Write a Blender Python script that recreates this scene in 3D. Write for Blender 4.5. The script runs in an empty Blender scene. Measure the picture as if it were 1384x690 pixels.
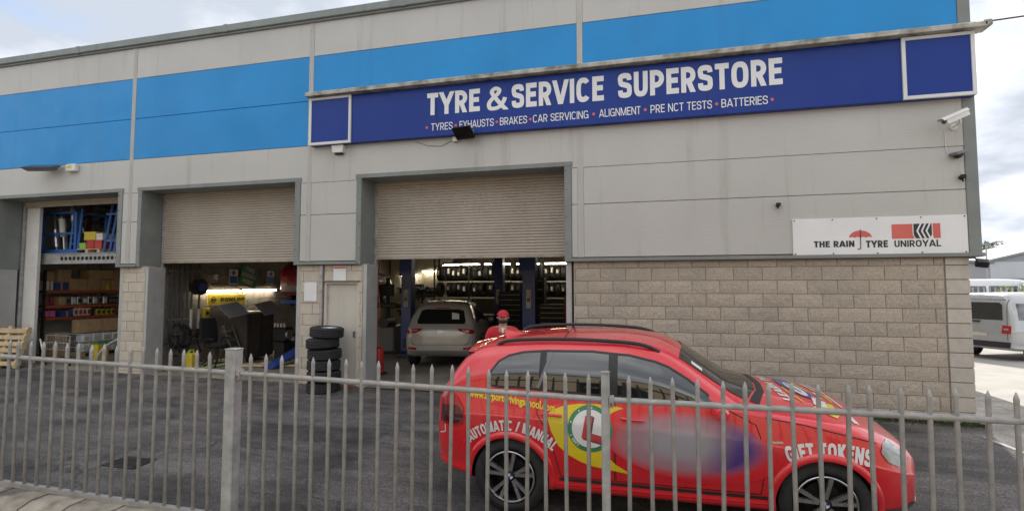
import bpy, bmesh, math, random
from mathutils import Vector, Matrix
from mathutils.geometry import delaunay_2d_cdt
from mathutils.bvhtree import BVHTree
random.seed(11)
R_ = math.radians
SC = bpy.context.scene
COL = SC.collection

# ------------------------------------------------------------------ camera
cam = bpy.data.cameras.new('camera'); camo = bpy.data.objects.new('camera', cam); COL.objects.link(camo)
camo.location = (1.1543, -9.8074, 1.9967)
camo.rotation_euler = (R_(90 + 3.449), 0, R_(14.741))
cam.sensor_width = 36; cam.lens = 18.885; cam.clip_start = .05; cam.clip_end = 2000
SC.camera = camo

# ------------------------------------------------------------------ sky + sun
SUN_EL, SUN_AZ = 47.0, 14.0          # azimuth from +Y (behind the building) towards +X
w = bpy.data.worlds.new('World'); SC.world = w; w.use_nodes = True
nt = w.node_tree; nt.nodes.clear()
def wn(t, **k):
    n = nt.nodes.new(t)
    for a, b in k.items(): setattr(n, a, b)
    return n
sky = wn('ShaderNodeTexSky', sky_type='NISHITA', sun_disc=False)
sky.sun_elevation = R_(SUN_EL); sky.sun_rotation = R_(SUN_AZ); sky.air_density = 1.0; sky.dust_density = 2.0
tc = wn('ShaderNodeTexCoord'); sep = wn('ShaderNodeSeparateXYZ'); nt.links.new(tc.outputs['Generated'], sep.inputs[0])
mx = wn('ShaderNodeMath', operation='MAXIMUM'); mx.inputs[1].default_value = 0.0; nt.links.new(sep.outputs['Z'], mx.inputs[0])
ad = wn('ShaderNodeMath', operation='ADD'); ad.inputs[1].default_value = 0.22; nt.links.new(mx.outputs[0], ad.inputs[0])
dx = wn('ShaderNodeMath', operation='DIVIDE'); nt.links.new(sep.outputs['X'], dx.inputs[0]); nt.links.new(ad.outputs[0], dx.inputs[1])
dy = wn('ShaderNodeMath', operation='DIVIDE'); nt.links.new(sep.outputs['Y'], dy.inputs[0]); nt.links.new(ad.outputs[0], dy.inputs[1])
cmb = wn('ShaderNodeCombineXYZ'); nt.links.new(dx.outputs[0], cmb.inputs[0]); nt.links.new(dy.outputs[0], cmb.inputs[1])
cmb.inputs[2].default_value = 3.7
n1 = wn('ShaderNodeTexNoise'); n1.inputs['Scale'].default_value = 1.15; n1.inputs['Detail'].default_value = 7; n1.inputs['Roughness'].default_value = .55
n1.inputs['Distortion'].default_value = .35
nt.links.new(cmb.outputs[0], n1.inputs['Vector'])
cov = wn('ShaderNodeValToRGB'); cov.color_ramp.elements[0].position = .24; cov.color_ramp.elements[1].position = .40
nt.links.new(n1.outputs['Fac'], cov.inputs[0])
n2 = wn('ShaderNodeTexNoise'); n2.inputs['Scale'].default_value = 1.7; n2.inputs['Detail'].default_value = 6
cm2 = wn('ShaderNodeVectorMath', operation='ADD'); cm2.inputs[1].default_value = (8.0, 3.0, 2.0)
nt.links.new(cmb.outputs[0], cm2.inputs[0]); nt.links.new(cm2.outputs[0], n2.inputs['Vector'])
cl = wn('ShaderNodeValToRGB')
cl.color_ramp.elements[0].position = .38; cl.color_ramp.elements[0].color = (.33, .36, .41, 1)
cl.color_ramp.elements[1].position = .70; cl.color_ramp.elements[1].color = (1.0, 1.0, .99, 1)
e = cl.color_ramp.elements.new(.52); e.color = (.58, .60, .64, 1)
nt.links.new(n2.outputs['Fac'], cl.inputs[0])
sk = wn('ShaderNodeMixRGB', blend_type='MULTIPLY'); sk.inputs[0].default_value = 1; sk.inputs[2].default_value = (.12, .12, .12, 1)
nt.links.new(sky.outputs[0], sk.inputs[1])
mixc = wn('ShaderNodeMixRGB'); nt.links.new(cov.outputs[0], mixc.inputs[0]); nt.links.new(sk.outputs[0], mixc.inputs[1]); nt.links.new(cl.outputs[0], mixc.inputs[2])
bg = wn('ShaderNodeBackground'); bg.inputs[1].default_value = 0.9; nt.links.new(mixc.outputs[0], bg.inputs[0])
wo = wn('ShaderNodeOutputWorld'); nt.links.new(bg.outputs[0], wo.inputs[0])
sun = bpy.data.lights.new('sun', 'SUN'); sun.energy = 2.2; sun.angle = R_(2.0); sun.color = (1, .95, .88)
suno = bpy.data.objects.new('sun', sun); COL.objects.link(suno)
sd = Vector((math.sin(R_(SUN_AZ)) * math.cos(R_(SUN_EL)), math.cos(R_(SUN_AZ)) * math.cos(R_(SUN_EL)), math.sin(R_(SUN_EL))))
suno.rotation_euler = sd.to_track_quat('Z', 'Y').to_euler(); suno.location = (0, 0, 30)
SC.view_settings.view_transform = 'Standard'; SC.view_settings.look = 'None'; SC.view_settings.exposure = 1.17; SC.view_settings.gamma = 1
SC.render.engine = 'CYCLES'

# ------------------------------------------------------------------ materials
MATS = {}
def M(name, col, rough=.6, metal=0., var=.1, scale=3., bump=0., bscale=80., spec=.5, coat=0., streak=0., streakcol=(.08, .08, .07),
      emit=0., rnd=0., rib=0., ribpitch=.04, blotch=None, bl_scale=.6, bl_lo=.5, bl_hi=.7, ribaxis='Z', bdist=.004, coatr=.05):
    """procedural principled material: base colour + noise variation + optional streaks, blotches, per object variation, bump"""
    if name in MATS: return MATS[name]
    m = bpy.data.materials.new(name); m.use_nodes = True; MATS[name] = m
    T = m.node_tree; N = T.nodes; L = T.links
    b = N['Principled BSDF']; b.inputs['Roughness'].default_value = rough; b.inputs['Metallic'].default_value = metal
    b.inputs['Specular IOR Level'].default_value = spec
    if coat: b.inputs['Coat Weight'].default_value = coat; b.inputs['Coat Roughness'].default_value = coatr
    if emit: b.inputs['Emission Color'].default_value = (*col, 1); b.inputs['Emission Strength'].default_value = emit
    geo = N.new('ShaderNodeNewGeometry'); pos = geo.outputs['Position']
    out = None
    rgb = N.new('ShaderNodeRGB'); rgb.outputs[0].default_value = (*col, 1); out = rgb.outputs[0]
    def mix(fac, a, c, mode='MIX'):
        x = N.new('ShaderNodeMixRGB'); x.blend_type = mode
        if isinstance(fac, (int, float)): x.inputs[0].default_value = fac
        else: L.new(fac, x.inputs[0])
        L.new(a, x.inputs[1])
        if isinstance(c, tuple): x.inputs[2].default_value = (*c, 1)
        else: L.new(c, x.inputs[2])
        return x.outputs[0]
    def ramp(src, lo, hi, a=0., c=1.):
        r = N.new('ShaderNodeMapRange'); r.inputs[1].default_value = lo; r.inputs[2].default_value = hi; r.inputs[3].default_value = a; r.inputs[4].default_value = c
        L.new(src, r.inputs[0]); return r.outputs[0]
    def noise(s, d=5, vec=None, ro=.6):
        n = N.new('ShaderNodeTexNoise'); n.inputs['Scale'].default_value = s; n.inputs['Detail'].default_value = d; n.inputs['Roughness'].default_value = ro
        L.new(vec if vec else pos, n.inputs['Vector']); return n.outputs['Fac']
    if var:
        f = ramp(noise(scale), .3, .7)
        out = mix(f, mix(1., out, (1 - var,) * 3, 'MULTIPLY'), mix(1., out, (1 + var,) * 3, 'MULTIPLY'))
    if rnd:
        oi = N.new('ShaderNodeObjectInfo'); f = ramp(oi.outputs['Random'], 0, 1, 1 - rnd, 1 + rnd)
        cc = N.new('ShaderNodeCombineXYZ')
        for i in range(3): L.new(f, cc.inputs[i])
        out = mix(1., out, cc.outputs[0], 'MULTIPLY')
    if blotch:
        out = mix(ramp(noise(bl_scale, 8), bl_lo, bl_hi, 0, .9), out, blotch)
    if streak:
        mp = N.new('ShaderNodeMapping'); mp.inputs['Scale'].default_value = (2.2, 2.2, .16); L.new(pos, mp.inputs[0])
        f = ramp(noise(1.6, 8, mp.outputs[0], .65), .56, .76, 0, streak)
        out = mix(f, out, streakcol)
    L.new(out, b.inputs['Base Color'])
    if rough > .15 and not emit:
        L.new(ramp(noise(scale * 2.3, 4), .3, .7, max(rough - .1, .04), min(rough + .1, 1)), b.inputs['Roughness'])
    hs = None
    if bump:
        hs = N.new('ShaderNodeBump'); hs.inputs['Strength'].default_value = bump; hs.inputs['Distance'].default_value = bdist
        L.new(noise(bscale, 6), hs.inputs['Height'])
    if rib:
        wv = N.new('ShaderNodeTexWave'); wv.bands_direction = ribaxis; wv.wave_profile = 'SAW'; wv.inputs['Scale'].default_value = .314 / ribpitch
        L.new(pos, wv.inputs['Vector'])
        h2 = N.new('ShaderNodeBump'); h2.inputs['Strength'].default_value = rib; h2.inputs['Distance'].default_value = .003; L.new(wv.outputs['Fac'], h2.inputs['Height'])
        if hs: L.new(hs.outputs[0], h2.inputs['Normal'])
        hs = h2
    if hs: L.new(hs.outputs[0], b.inputs['Normal'])
    return m

m_clad = M('cladding_grey', (.49, .48, .455), .45, var=.06, scale=.5, streak=.45, streakcol=(.22, .215, .18), rib=.6, ribpitch=.045, bump=.03, bscale=6)
m_blue = M('cladding_blue', (.013, .25, .60), .45, spec=.35, var=.08, scale=.6, streak=.28, streakcol=(.03, .16, .36), rib=.2, ribpitch=.045)
m_trim = M('grey_flashing', (.20, .215, .205), .5, var=.12, scale=2, streak=.4, streakcol=(.12, .13, .11))
m_fascia = M('roof_fascia', (.21, .235, .225), .55, var=.15, scale=2, streak=.5, streakcol=(.10, .11, .08))
m_galv = M('galvanised', (.35, .355, .35), .55, metal=.3, var=.28, scale=7, bump=.05, streak=.2)
m_jamb = M('jamb_galvanised', (.42, .42, .41), .5, metal=.2, var=.12, scale=3, streak=.3, streakcol=(.22, .20, .17))
m_seam = M('seam_grey', (.47, .46, .43), .5, var=.06)
m_dark = M('black_gap', (.012, .012, .012), .8, var=0)
m_block = M('split_block', (.45, .385, .315), .9, var=.22, scale=45, bump=1., bscale=55, bdist=.016, rnd=.075, blotch=(.35, .31, .255), bl_scale=1.1, bl_lo=.48, bl_hi=.72)
m_quoin = M('smooth_block', (.47, .43, .375), .85, var=.1, scale=8, bump=.2, bscale=150, rnd=.05)
m_cream = M('cream_block', (.52, .465, .385), .8, var=.1, scale=5, bump=.15, bscale=120, rnd=.05, blotch=(.40, .30, .20), bl_scale=1.6, bl_lo=.60, bl_hi=.8)
m_mortar = M('mortar', (.27, .235, .195), .95, var=.15, scale=20, bump=.3)
m_mortc = M('mortar_cream', (.40, .35, .28), .95, var=.15, scale=20, bump=.3)
m_shut = M('shutter', (.46, .405, .345), .5, var=.08, scale=1.2, streak=.25, streakcol=(.25, .20, .15))
m_bar = M('shutter_bar', (.36, .31, .25), .6, var=.25, scale=6, streak=.3, streakcol=(.1, .08, .06))
m_door = M('door_paint', (.54, .51, .45), .5, var=.06, scale=1.5, streak=.25, streakcol=(.28, .25, .2))
m_navy = M('sign_navy', (.006, .034, .24), .38, spec=.3, var=.06, scale=.8, streak=.12, streakcol=(.02, .03, .15))
m_white = M('sign_white', (.74, .74, .74), .4, var=.05, scale=2)
m_frame = M('frame_white', (.66, .66, .65), .4, var=.05, scale=2, streak=.15)
m_corn = M('cornice', (.46, .44, .38), .7, var=.2, scale=3, blotch=(.10, .09, .055), bl_scale=3.2, bl_lo=.42, bl_hi=.66, bump=.2)
m_red = M('sign_red', (.62, .09, .07), .45, var=.05)
m_redlight = M('sign_faded_red', (.60, .12, .10), .45, var=.08)
m_ink = M('ink_black', (.02, .022, .03), .45, var=.05)
m_asph = M('asphalt', (.108, .098, .092), .82, var=.28, scale=1.1, bump=.55, bscale=160, bdist=.006, blotch=(.036, .034, .034), bl_scale=.9, bl_lo=.47, bl_hi=.68, spec=.4)
def asphalt_detail(m):
    T = m.node_tree; N = T.nodes; L = T.links; b = N['Principled BSDF']; src = b.inputs['Base Color'].links[0].from_socket
    geo = N.new('ShaderNodeNewGeometry')
    g = N.new('ShaderNodeTexNoise'); g.inputs['Scale'].default_value = 48; g.inputs['Detail'].default_value = 3; L.new(geo.outputs['Position'], g.inputs['Vector'])
    r = N.new('ShaderNodeMapRange'); r.inputs[1].default_value = .35; r.inputs[2].default_value = .68; r.inputs[3].default_value = .55; r.inputs[4].default_value = 1.6; L.new(g.outputs['Fac'], r.inputs[0])
    x = N.new('ShaderNodeMixRGB'); x.blend_type = 'MULTIPLY'; x.inputs[0].default_value = 1; L.new(src, x.inputs[1]); L.new(r.outputs[0], x.inputs[2])
    d = N.new('ShaderNodeTexNoise'); d.inputs['Scale'].default_value = 1.6; d.inputs['Detail'].default_value = 4; L.new(geo.outputs['Position'], d.inputs['Vector'])
    ma = N.new('ShaderNodeVectorMath'); ma.operation = 'SCALE'; ma.inputs['Scale'].default_value = .7; L.new(d.outputs['Color'], ma.inputs[0])
    ad = N.new('ShaderNodeVectorMath'); L.new(geo.outputs['Position'], ad.inputs[0]); L.new(ma.outputs[0], ad.inputs[1])
    v = N.new('ShaderNodeTexVoronoi'); v.feature = 'DISTANCE_TO_EDGE'; v.inputs['Scale'].default_value = .62; L.new(ad.outputs[0], v.inputs['Vector'])
    c = N.new('ShaderNodeMapRange'); c.inputs[1].default_value = .0; c.inputs[2].default_value = .012; c.inputs[3].default_value = .75; c.inputs[4].default_value = 0; L.new(v.outputs['Distance'], c.inputs[0])
    k = N.new('ShaderNodeTexNoise'); k.inputs['Scale'].default_value = .5; L.new(geo.outputs['Position'], k.inputs['Vector'])
    kk = N.new('ShaderNodeMapRange'); kk.inputs[1].default_value = .45; kk.inputs[2].default_value = .6; L.new(k.outputs['Fac'], kk.inputs[0])
    mu = N.new('ShaderNodeMath'); mu.operation = 'MULTIPLY'; L.new(c.outputs[0], mu.inputs[0]); L.new(kk.outputs[0], mu.inputs[1])
    y = N.new('ShaderNodeMixRGB'); L.new(mu.outputs[0], y.inputs[0]); L.new(x.outputs[0], y.inputs[1]); y.inputs[2].default_value = (.018, .018, .018, 1)
    # pale worn specks and grit
    s2 = N.new('ShaderNodeTexNoise'); s2.inputs['Scale'].default_value = 28; s2.inputs['Detail'].default_value = 2; L.new(geo.outputs['Position'], s2.inputs['Vector'])
    p = N.new('ShaderNodeMapRange'); p.inputs[1].default_value = .70; p.inputs[2].default_value = .76; p.inputs[3].default_value = 0; p.inputs[4].default_value = .5; L.new(s2.outputs['Fac'], p.inputs[0])
    z = N.new('ShaderNodeMixRGB'); L.new(p.outputs[0], z.inputs[0]); L.new(y.outputs[0], z.inputs[1]); z.inputs[2].default_value = (.20, .19, .18, 1)
    L.new(z.outputs[0], b.inputs['Base Color'])
asphalt_detail(m_asph)
def wear_bands(m):
    T = m.node_tree; N = T.nodes; L = T.links; b = N['Principled BSDF']; src = b.inputs['Base Color'].links[0].from_socket
    geo = N.new('ShaderNodeNewGeometry'); mp = N.new('ShaderNodeMapping'); mp.inputs['Scale'].default_value = (.35, 2.6, 1); mp.inputs['Rotation'].default_value = (0, 0, .25); L.new(geo.outputs['Position'], mp.inputs[0])
    n = N.new('ShaderNodeTexNoise'); n.inputs['Scale'].default_value = 1.1; n.inputs['Detail'].default_value = 8; n.inputs['Roughness'].default_value = .65; L.new(mp.outputs[0], n.inputs['Vector'])
    r = N.new('ShaderNodeMapRange'); r.inputs[1].default_value = .36; r.inputs[2].default_value = .66; r.inputs[3].default_value = .55; r.inputs[4].default_value = 1.35; L.new(n.outputs['Fac'], r.inputs[0])
    x = N.new('ShaderNodeMixRGB'); x.blend_type = 'MULTIPLY'; x.inputs[0].default_value = 1; L.new(src, x.inputs[1]); L.new(r.outputs[0], x.inputs[2]); L.new(x.outputs[0], b.inputs['Base Color'])
wear_bands(m_asph)
m_road = M('road', (.06, .06, .06), .85, var=.15, scale=2, bump=.4, bscale=150)
m_conc = M('concrete_road', (.40, .375, .34), .9, var=.12, scale=1.2, bump=.2, bscale=60)
m_path = M('footpath_concrete', (.34, .32, .29), .9, var=.12, scale=2, bump=.2)
m_cop = M('coping_stone', (.33, .29, .235), .85, var=.2, scale=5, bump=.3, bscale=90, rnd=.08, blotch=(.10, .085, .07), bl_scale=3.4, bl_lo=.44, bl_hi=.64)
m_floor = M('workshop_floor', (.25, .225, .19), .55, var=.25, scale=1.2, blotch=(.11, .10, .085), bl_scale=1.0)
m_pale = M('fence_paint', (.33, .32, .305), .5, metal=.25, var=.2, scale=11, streak=.35, streakcol=(.20, .15, .11), bump=.1, bscale=70, blotch=(.20, .11, .06), bl_scale=7, bl_lo=.66, bl_hi=.75)
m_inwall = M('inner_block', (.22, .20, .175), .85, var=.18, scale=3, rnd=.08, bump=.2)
m_cream_in = M('cream_liner', (.52, .48, .38), .5, var=.08, scale=1, streak=.2, streakcol=(.3, .26, .2))
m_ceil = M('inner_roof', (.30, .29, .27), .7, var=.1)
m_tube = M('tube_lit', (1, .88, .66), .5, var=0, emit=15)
m_wht = M('white_paint', (.68, .67, .64), .5, var=.08, scale=3)
m_blk = M('black_plastic', (.018, .018, .019), .5, var=.2, scale=8)
m_rub = M('tyre_rubber', (.022, .022, .023), .75, var=.25, scale=14, bump=.1)
m_alu = M('alloy', (.55, .55, .56), .3, metal=.9, var=.08, scale=8)
m_alud = M('alloy_dark', (.03, .03, .032), .4, metal=.4, var=.1)
m_steel = M('steel', (.45, .44, .42), .35, metal=.9, var=.15, scale=6)
m_rust = M('rust', (.22, .10, .05), .8, var=.3, scale=20)
m_bluep = M('blue_paint', (.018, .055, .26), .4, var=.15, scale=4, coat=.2)
m_bluel = M('bright_blue_paint', (.03, .13, .42), .4, var=.15, scale=4)
m_redp = M('red_paint', (.45, .03, .025), .4, var=.15, scale=4)
m_orange = M('orange_beam', (.42, .085, .035), .5, var=.15)
m_card = M('cardboard', (.47, .32, .18), .8, var=.14, scale=5, rnd=.14)
m_tape = M('tape', (.42, .30, .17), .4, var=.05)
m_wood = M('pallet_wood', (.50, .38, .22), .75, var=.22, scale=9, rnd=.14, bump=.15)
m_yel = M('yellow', (.62, .47, .04), .5, var=.1)
m_grn = M('green', (.04, .22, .10), .5, var=.1)
m_lime = M('lime', (.30, .55, .08), .5, var=.1)
m_pink = M('pink', (.62, .12, .30), .5, var=.1)
m_glass = M('car_glass', (.008, .010, .010), .03, var=0, spec=.6)
m_glass.node_tree.nodes['Principled BSDF'].inputs['IOR'].default_value = 1.9
m_ws = M('screen_glass', (.018, .018, .014), .05, var=0, spec=.6)
m_carred = M('suv_red', (.66, .016, .024), .32, var=.02, scale=2, coat=1., coatr=.04)
m_silver = M('silver_car', (.46, .425, .375), .45, metal=.3, var=.03, coat=.9)
m_vansil = M('van_silver', (.40, .41, .425), .35, metal=.35, var=.02, coat=.8)
m_vanwht = M('van_white', (.72, .73, .74), .35, var=.02, coat=.6)
m_maroon = M('maroon_car', (.22, .015, .025), .35, var=.02, coat=.9)
m_tail = M('tail_light', (.36, .008, .014), .12, var=.1, scale=30, coat=1.)
m_taild = M('tail_light_dark', (.07, .006, .012), .12, var=.1, coat=1.)
m_lens = M('headlamp_lens', (.26, .28, .26), .12, var=.1, scale=12, coat=1.)
m_plate = M('number_plate', (.55, .50, .42), .5, var=.03)
m_decy = M('decal_yellow', (.72, .55, .02), .35, var=.03, coat=.6)
m_decw = M('decal_white', (.72, .71, .71), .35, var=.03, coat=.6)
m_decg = M('decal_green', (.03, .22, .10), .35, var=.03, coat=.6)
m_decb = M('decal_blue', (.035, .04, .26), .35, var=.03, coat=.6)
m_decr = M('decal_red', (.48, .05, .05), .35, var=.03, coat=.6)
m_decdk = M('decal_shadow', (.10, .015, .02), .4, var=.03, coat=.6)
m_skin = M('skin', (.45, .26, .19), .55, var=.06, scale=20)
m_jack = M('red_jacket', (.48, .018, .03), .8, var=.12, scale=12)
m_trou = M('dark_trousers', (.025, .027, .035), .85, var=.15, scale=12)
m_hair = M('dark_hair', (.03, .022, .016), .7, var=.2)
m_leaf = M('leaf', (.055, .085, .030), .7, var=.4, scale=1.5)
m_leafy = M('leaf_yellow', (.22, .26, .05), .7, var=.35, scale=3)
m_moss = M('moss', (.06, .085, .025), .9, var=.4, scale=12)
m_bark = M('bark', (.10, .075, .055), .9, var=.25, scale=8)
m_beige = M('cream_render', (.52, .42, .27), .8, var=.06, scale=.4, streak=.1)
m_shed = M('shed_grey', (.36, .37, .38), .6, var=.08, scale=.5, rib=.3, ribpitch=.3, ribaxis='X')
m_shedw = M('shed_white', (.60, .61, .62), .6, var=.06, scale=.5, rib=.3, ribpitch=.3, ribaxis='X')
m_drain = M('drain_iron', (.055, .053, .053), .6, metal=.5, var=.2, scale=20)
m_paint = M('road_paint', (.36, .355, .34), .8, var=.3, scale=14, blotch=(.10, .10, .10), bl_scale=9, bl_lo=.5, bl_hi=.62)
m_water = M('clear_film', (.70, .74, .78), .35, var=.12, scale=9, rnd=.08)
m_fab = M('chair_fabric', (.012, .012, .014), .95, var=.2, scale=20)
m_brown = M('dark_crate', (.055, .045, .038), .7, var=.2, scale=8)
m_greyp = M('grey_panel', (.17, .165, .175), .5, var=.1)
m_pipe = M('dull_pipe', (.10, .095, .085), .6, var=.2, scale=6)
m_lab = M('paper_label', (.55, .53, .48), .7, var=.1, rnd=.2)

# ------------------------------------------------------------------ helpers
def link(o): COL.objects.link(o); return o
def thing(name, label, cat, loc=(0, 0, 0), rot=(0, 0, 0), group=None):
    o = link(bpy.data.objects.new(name, None)); o.location = loc; o.rotation_euler = rot; o.empty_display_size = .1
    return tag(o, label, cat, group)
def tag(o, label, cat, group=None):
    o['label'] = label; o['category'] = cat
    if group: o['group'] = group
    return o
def struct(o): o['kind'] = 'structure'; return o
def rootloc(p):
    v = Vector((0, 0, 0))
    while p is not None: v += Vector(p.location); p = p.parent
    return v
def addmesh(name, me, mat, parent=None):
    if mat is not None:
        me.materials.clear(); me.materials.append(mat)
    o = link(bpy.data.objects.new(name, me)); o.parent = parent; return o
def place(name, me, parent, loc, rot=(0, 0, 0), scale=(1, 1, 1)):
    """instance of shared mesh; loc is in world coordinates when the parent chain is unrotated"""
    o = link(bpy.data.objects.new(name, me)); o.parent = parent
    o.location = Vector(loc) - rootloc(parent); o.rotation_euler = rot; o.scale = scale; return o
def rotm(rx=0, ry=0, rz=0): return Matrix.Rotation(rz, 3, 'Z') @ Matrix.Rotation(ry, 3, 'Y') @ Matrix.Rotation(rx, 3, 'X')
class B:
    def __init__(s): s.v = []; s.f = []
    def raw(s, V, F):
        n = len(s.v); s.v += [tuple(x) for x in V]; s.f += [tuple(n + i for i in f) for f in F]; return s
    def box(s, c, d, bev=0., rot=None):
        hx, hy, hz = d[0] / 2, d[1] / 2, d[2] / 2; b = min(bev, hx * .9, hy * .9, hz * .9)
        V = []; F = []
        if b <= 0:
            V = [(x, y, z) for x in (-hx, hx) for y in (-hy, hy) for z in (-hz, hz)]
            F = [(0, 1, 3, 2), (4, 6, 7, 5), (0, 4, 5, 1), (2, 3, 7, 6), (0, 2, 6, 4), (1, 5, 7, 3)]
        else:
            idx = {}
            for sx in (-1, 1):
                for sy in (-1, 1):
                    for sz in (-1, 1):
                        for a in range(3):
                            p = [sx * hx, sy * hy, sz * hz]
                            for k in range(3):
                                if k != a: p[k] -= (sx, sy, sz)[k] * b
                            idx[(sx, sy, sz, a)] = len(V); V.append(tuple(p))
            for a in range(3):
                o1, o2 = [k for k in range(3) if k != a]
                for sg in (-1, 1):
                    q = []
                    for (u, w_) in ((-1, -1), (1, -1), (1, 1), (-1, 1)):
                        k = [0, 0, 0]; k[a] = sg; k[o1] = u; k[o2] = w_; q.append(idx[(*k, a)])
                    F.append(tuple(q) if (sg > 0) == (a != 1) else tuple(q[::-1]))
            for a in range(3):
                o1, o2 = [k for k in range(3) if k != a]
                for u in (-1, 1):
                    for w_ in (-1, 1):
                        k0 = [0, 0, 0]; k0[o1] = u; k0[o2] = w_; k1 = list(k0); k0[a] = -1; k1[a] = 1
                        F.append((idx[(*k0, o1)], idx[(*k1, o1)], idx[(*k1, o2)], idx[(*k0, o2)]))
            for sx in (-1, 1):
                for sy in (-1, 1):
                    for sz in (-1, 1): F.append(tuple(idx[(sx, sy, sz, a)] for a in range(3)))
        if rot is not None: V = [rot @ Vector(p) for p in V]
        return s.raw([(p[0] + c[0], p[1] + c[1], p[2] + c[2]) for p in V], F)
    def b2(s, lo, hi, bev=0.):
        return s.box([(a + b) / 2 for a, b in zip(lo, hi)], [abs(b - a) for a, b in zip(lo, hi)], bev)
    def cyl(s, p0, p1, r0, r1=None, n=12, cap=True):
        r1 = r0 if r1 is None else r1; p0 = Vector(p0); p1 = Vector(p1); d = (p1 - p0).normalized()
        a = d.orthogonal().normalized(); b = d.cross(a)
        V = []; F = []
        for p, r in ((p0, r0), (p1, r1)):
            for i in range(n):
                t = 2 * math.pi * i / n; V.append(p + a * r * math.cos(t) + b * r * math.sin(t))
        for i in range(n): j = (i + 1) % n; F.append((i, j, n + j, n + i))
        if cap: F += [tuple(range(n - 1, -1, -1)), tuple(range(n, 2 * n))]
        return s.raw(V, F)
    def tube(s, pts, r, n=8):
        P = [Vector(p) for p in pts]; V = []; F = []; a = None
        for i, p in enumerate(P):
            d = (P[min(i + 1, len(P) - 1)] - P[max(i - 1, 0)]).normalized()
            a = d.orthogonal().normalized() if a is None else (a - d * a.dot(d)).normalized()
            b = d.cross(a)
            for k in range(n): t = 2 * math.pi * k / n; V.append(p + a * r * math.cos(t) + b * r * math.sin(t))
        for i in range(len(P) - 1):
            for k in range(n): j = (k + 1) % n; F.append((i * n + k, i * n + j, (i + 1) * n + j, (i + 1) * n + k))
        F += [tuple(range(n - 1, -1, -1)), tuple(range((len(P) - 1) * n, len(P) * n))]
        return s.raw(V, F)
    def lathe(s, prof, n=32, axis='Z', c=(0, 0, 0), closed=False):
        """prof: list of (r, h)"""
        V = []; F = []; m = len(prof)
        for i in range(n):
            t = 2 * math.pi * i / n
            for r, h in prof:
                p = (r * math.cos(t), r * math.sin(t), h)
                if axis == 'Y': p = (p[0], h, p[1])
                if axis == 'X': p = (h, p[0], p[1])
                V.append((p[0] + c[0], p[1] + c[1], p[2] + c[2]))
        for i in range(n):
            j = (i + 1) % n
            for k in range(m if closed else m - 1):
                l = (k + 1) % m; F.append((i * m + k, j * m + k, j * m + l, i * m + l))
        return s.raw(V, F)
    def prism(s, poly, d0, d1, plane='XZ'):
        """extrude polygon (2D) along the third axis from d0 to d1"""
        def P(a, b, d): return {'XZ': (a, d, b), 'YZ': (d, a, b), 'XY': (a, b, d)}[plane]
        n = len(poly)
        V = [P(a, b, d0) for a, b in poly] + [P(a, b, d1) for a, b in poly]
        F = [tuple(range(n)), tuple(range(2 * n - 1, n - 1, -1))] + [(i, n + i, n + (i + 1) % n, (i + 1) % n) for i in range(n)]
        return s.raw(V, F)
    def mesh(s, name, shift=None, fix=True, smooth=False):
        me = bpy.data.meshes.new(name)
        V = s.v if shift is None else [(x - shift[0], y - shift[1], z - shift[2]) for x, y, z in s.v]
        me.from_pydata(V, [], s.f)
        if fix:
            bm = bmesh.new(); bm.from_mesh(me); bmesh.ops.recalc_face_normals(bm, faces=bm.faces); bm.to_mesh(me); bm.free()
        if smooth:
            for p in me.polygons: p.use_smooth = True
        me.update(); return me
    def build(s, name, mat, parent=None, smooth=False, world=True, origin=None):
        sh = rootloc(parent) if (parent is not None and world) else None
        if origin is not None: sh = Vector(origin)
        o = addmesh(name, s.mesh(name, sh, smooth=smooth), mat, parent)
        if origin is not None: o.location = Vector(origin) - (rootloc(parent) if parent is not None else Vector((0, 0, 0)))
        if smooth: autosmooth(o)
        return o
def autosmooth(o, ang=38):
    me = o.data; me.update()
    bm = bmesh.new(); bm.from_mesh(me)
    for e in bm.edges:
        if len(e.link_faces) == 2 and e.calc_face_angle(0) > R_(ang): e.smooth = False
    bm.to_mesh(me); bm.free()
def box_thing(name, label, cat, lo, hi, mat, bev=.005, group=None):
    org = ((lo[0] + hi[0]) / 2, (lo[1] + hi[1]) / 2, min(lo[2], hi[2]))
    return tag(B().b2(lo, hi, bev).build(name, mat, None, origin=org), label, cat, group)
_tx = {}
def text2d(txt, bold=.0):
    k = (txt, bold)
    if k in _tx: return _tx[k]
    c = bpy.data.curves.new('t', 'FONT'); c.body = txt; c.offset = bold; c.resolution_u = 3
    o = link(bpy.data.objects.new('t', c)); bpy.context.view_layer.update()
    me = bpy.data.meshes.new_from_object(o.evaluated_get(bpy.context.evaluated_depsgraph_get()))
    bm = bmesh.new(); bm.from_mesh(me); bmesh.ops.triangulate(bm, faces=bm.faces); bm.to_mesh(me); bm.free()
    V = [(v.co.x, v.co.y) for v in me.vertices]; F = [tuple(p.vertices) for p in me.polygons]
    bpy.data.objects.remove(o); bpy.data.curves.remove(c); bpy.data.meshes.remove(me)
    x0 = min(v[0] for v in V); x1 = max(v[0] for v in V); y0 = min(v[1] for v in V); y1 = max(v[1] for v in V)
    V = [((a - x0) / (x1 - x0), (b - y0) / (y1 - y0)) for a, b in V]
    _tx[k] = (V, F, (x1 - x0) / (y1 - y0)); return _tx[k]
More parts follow.
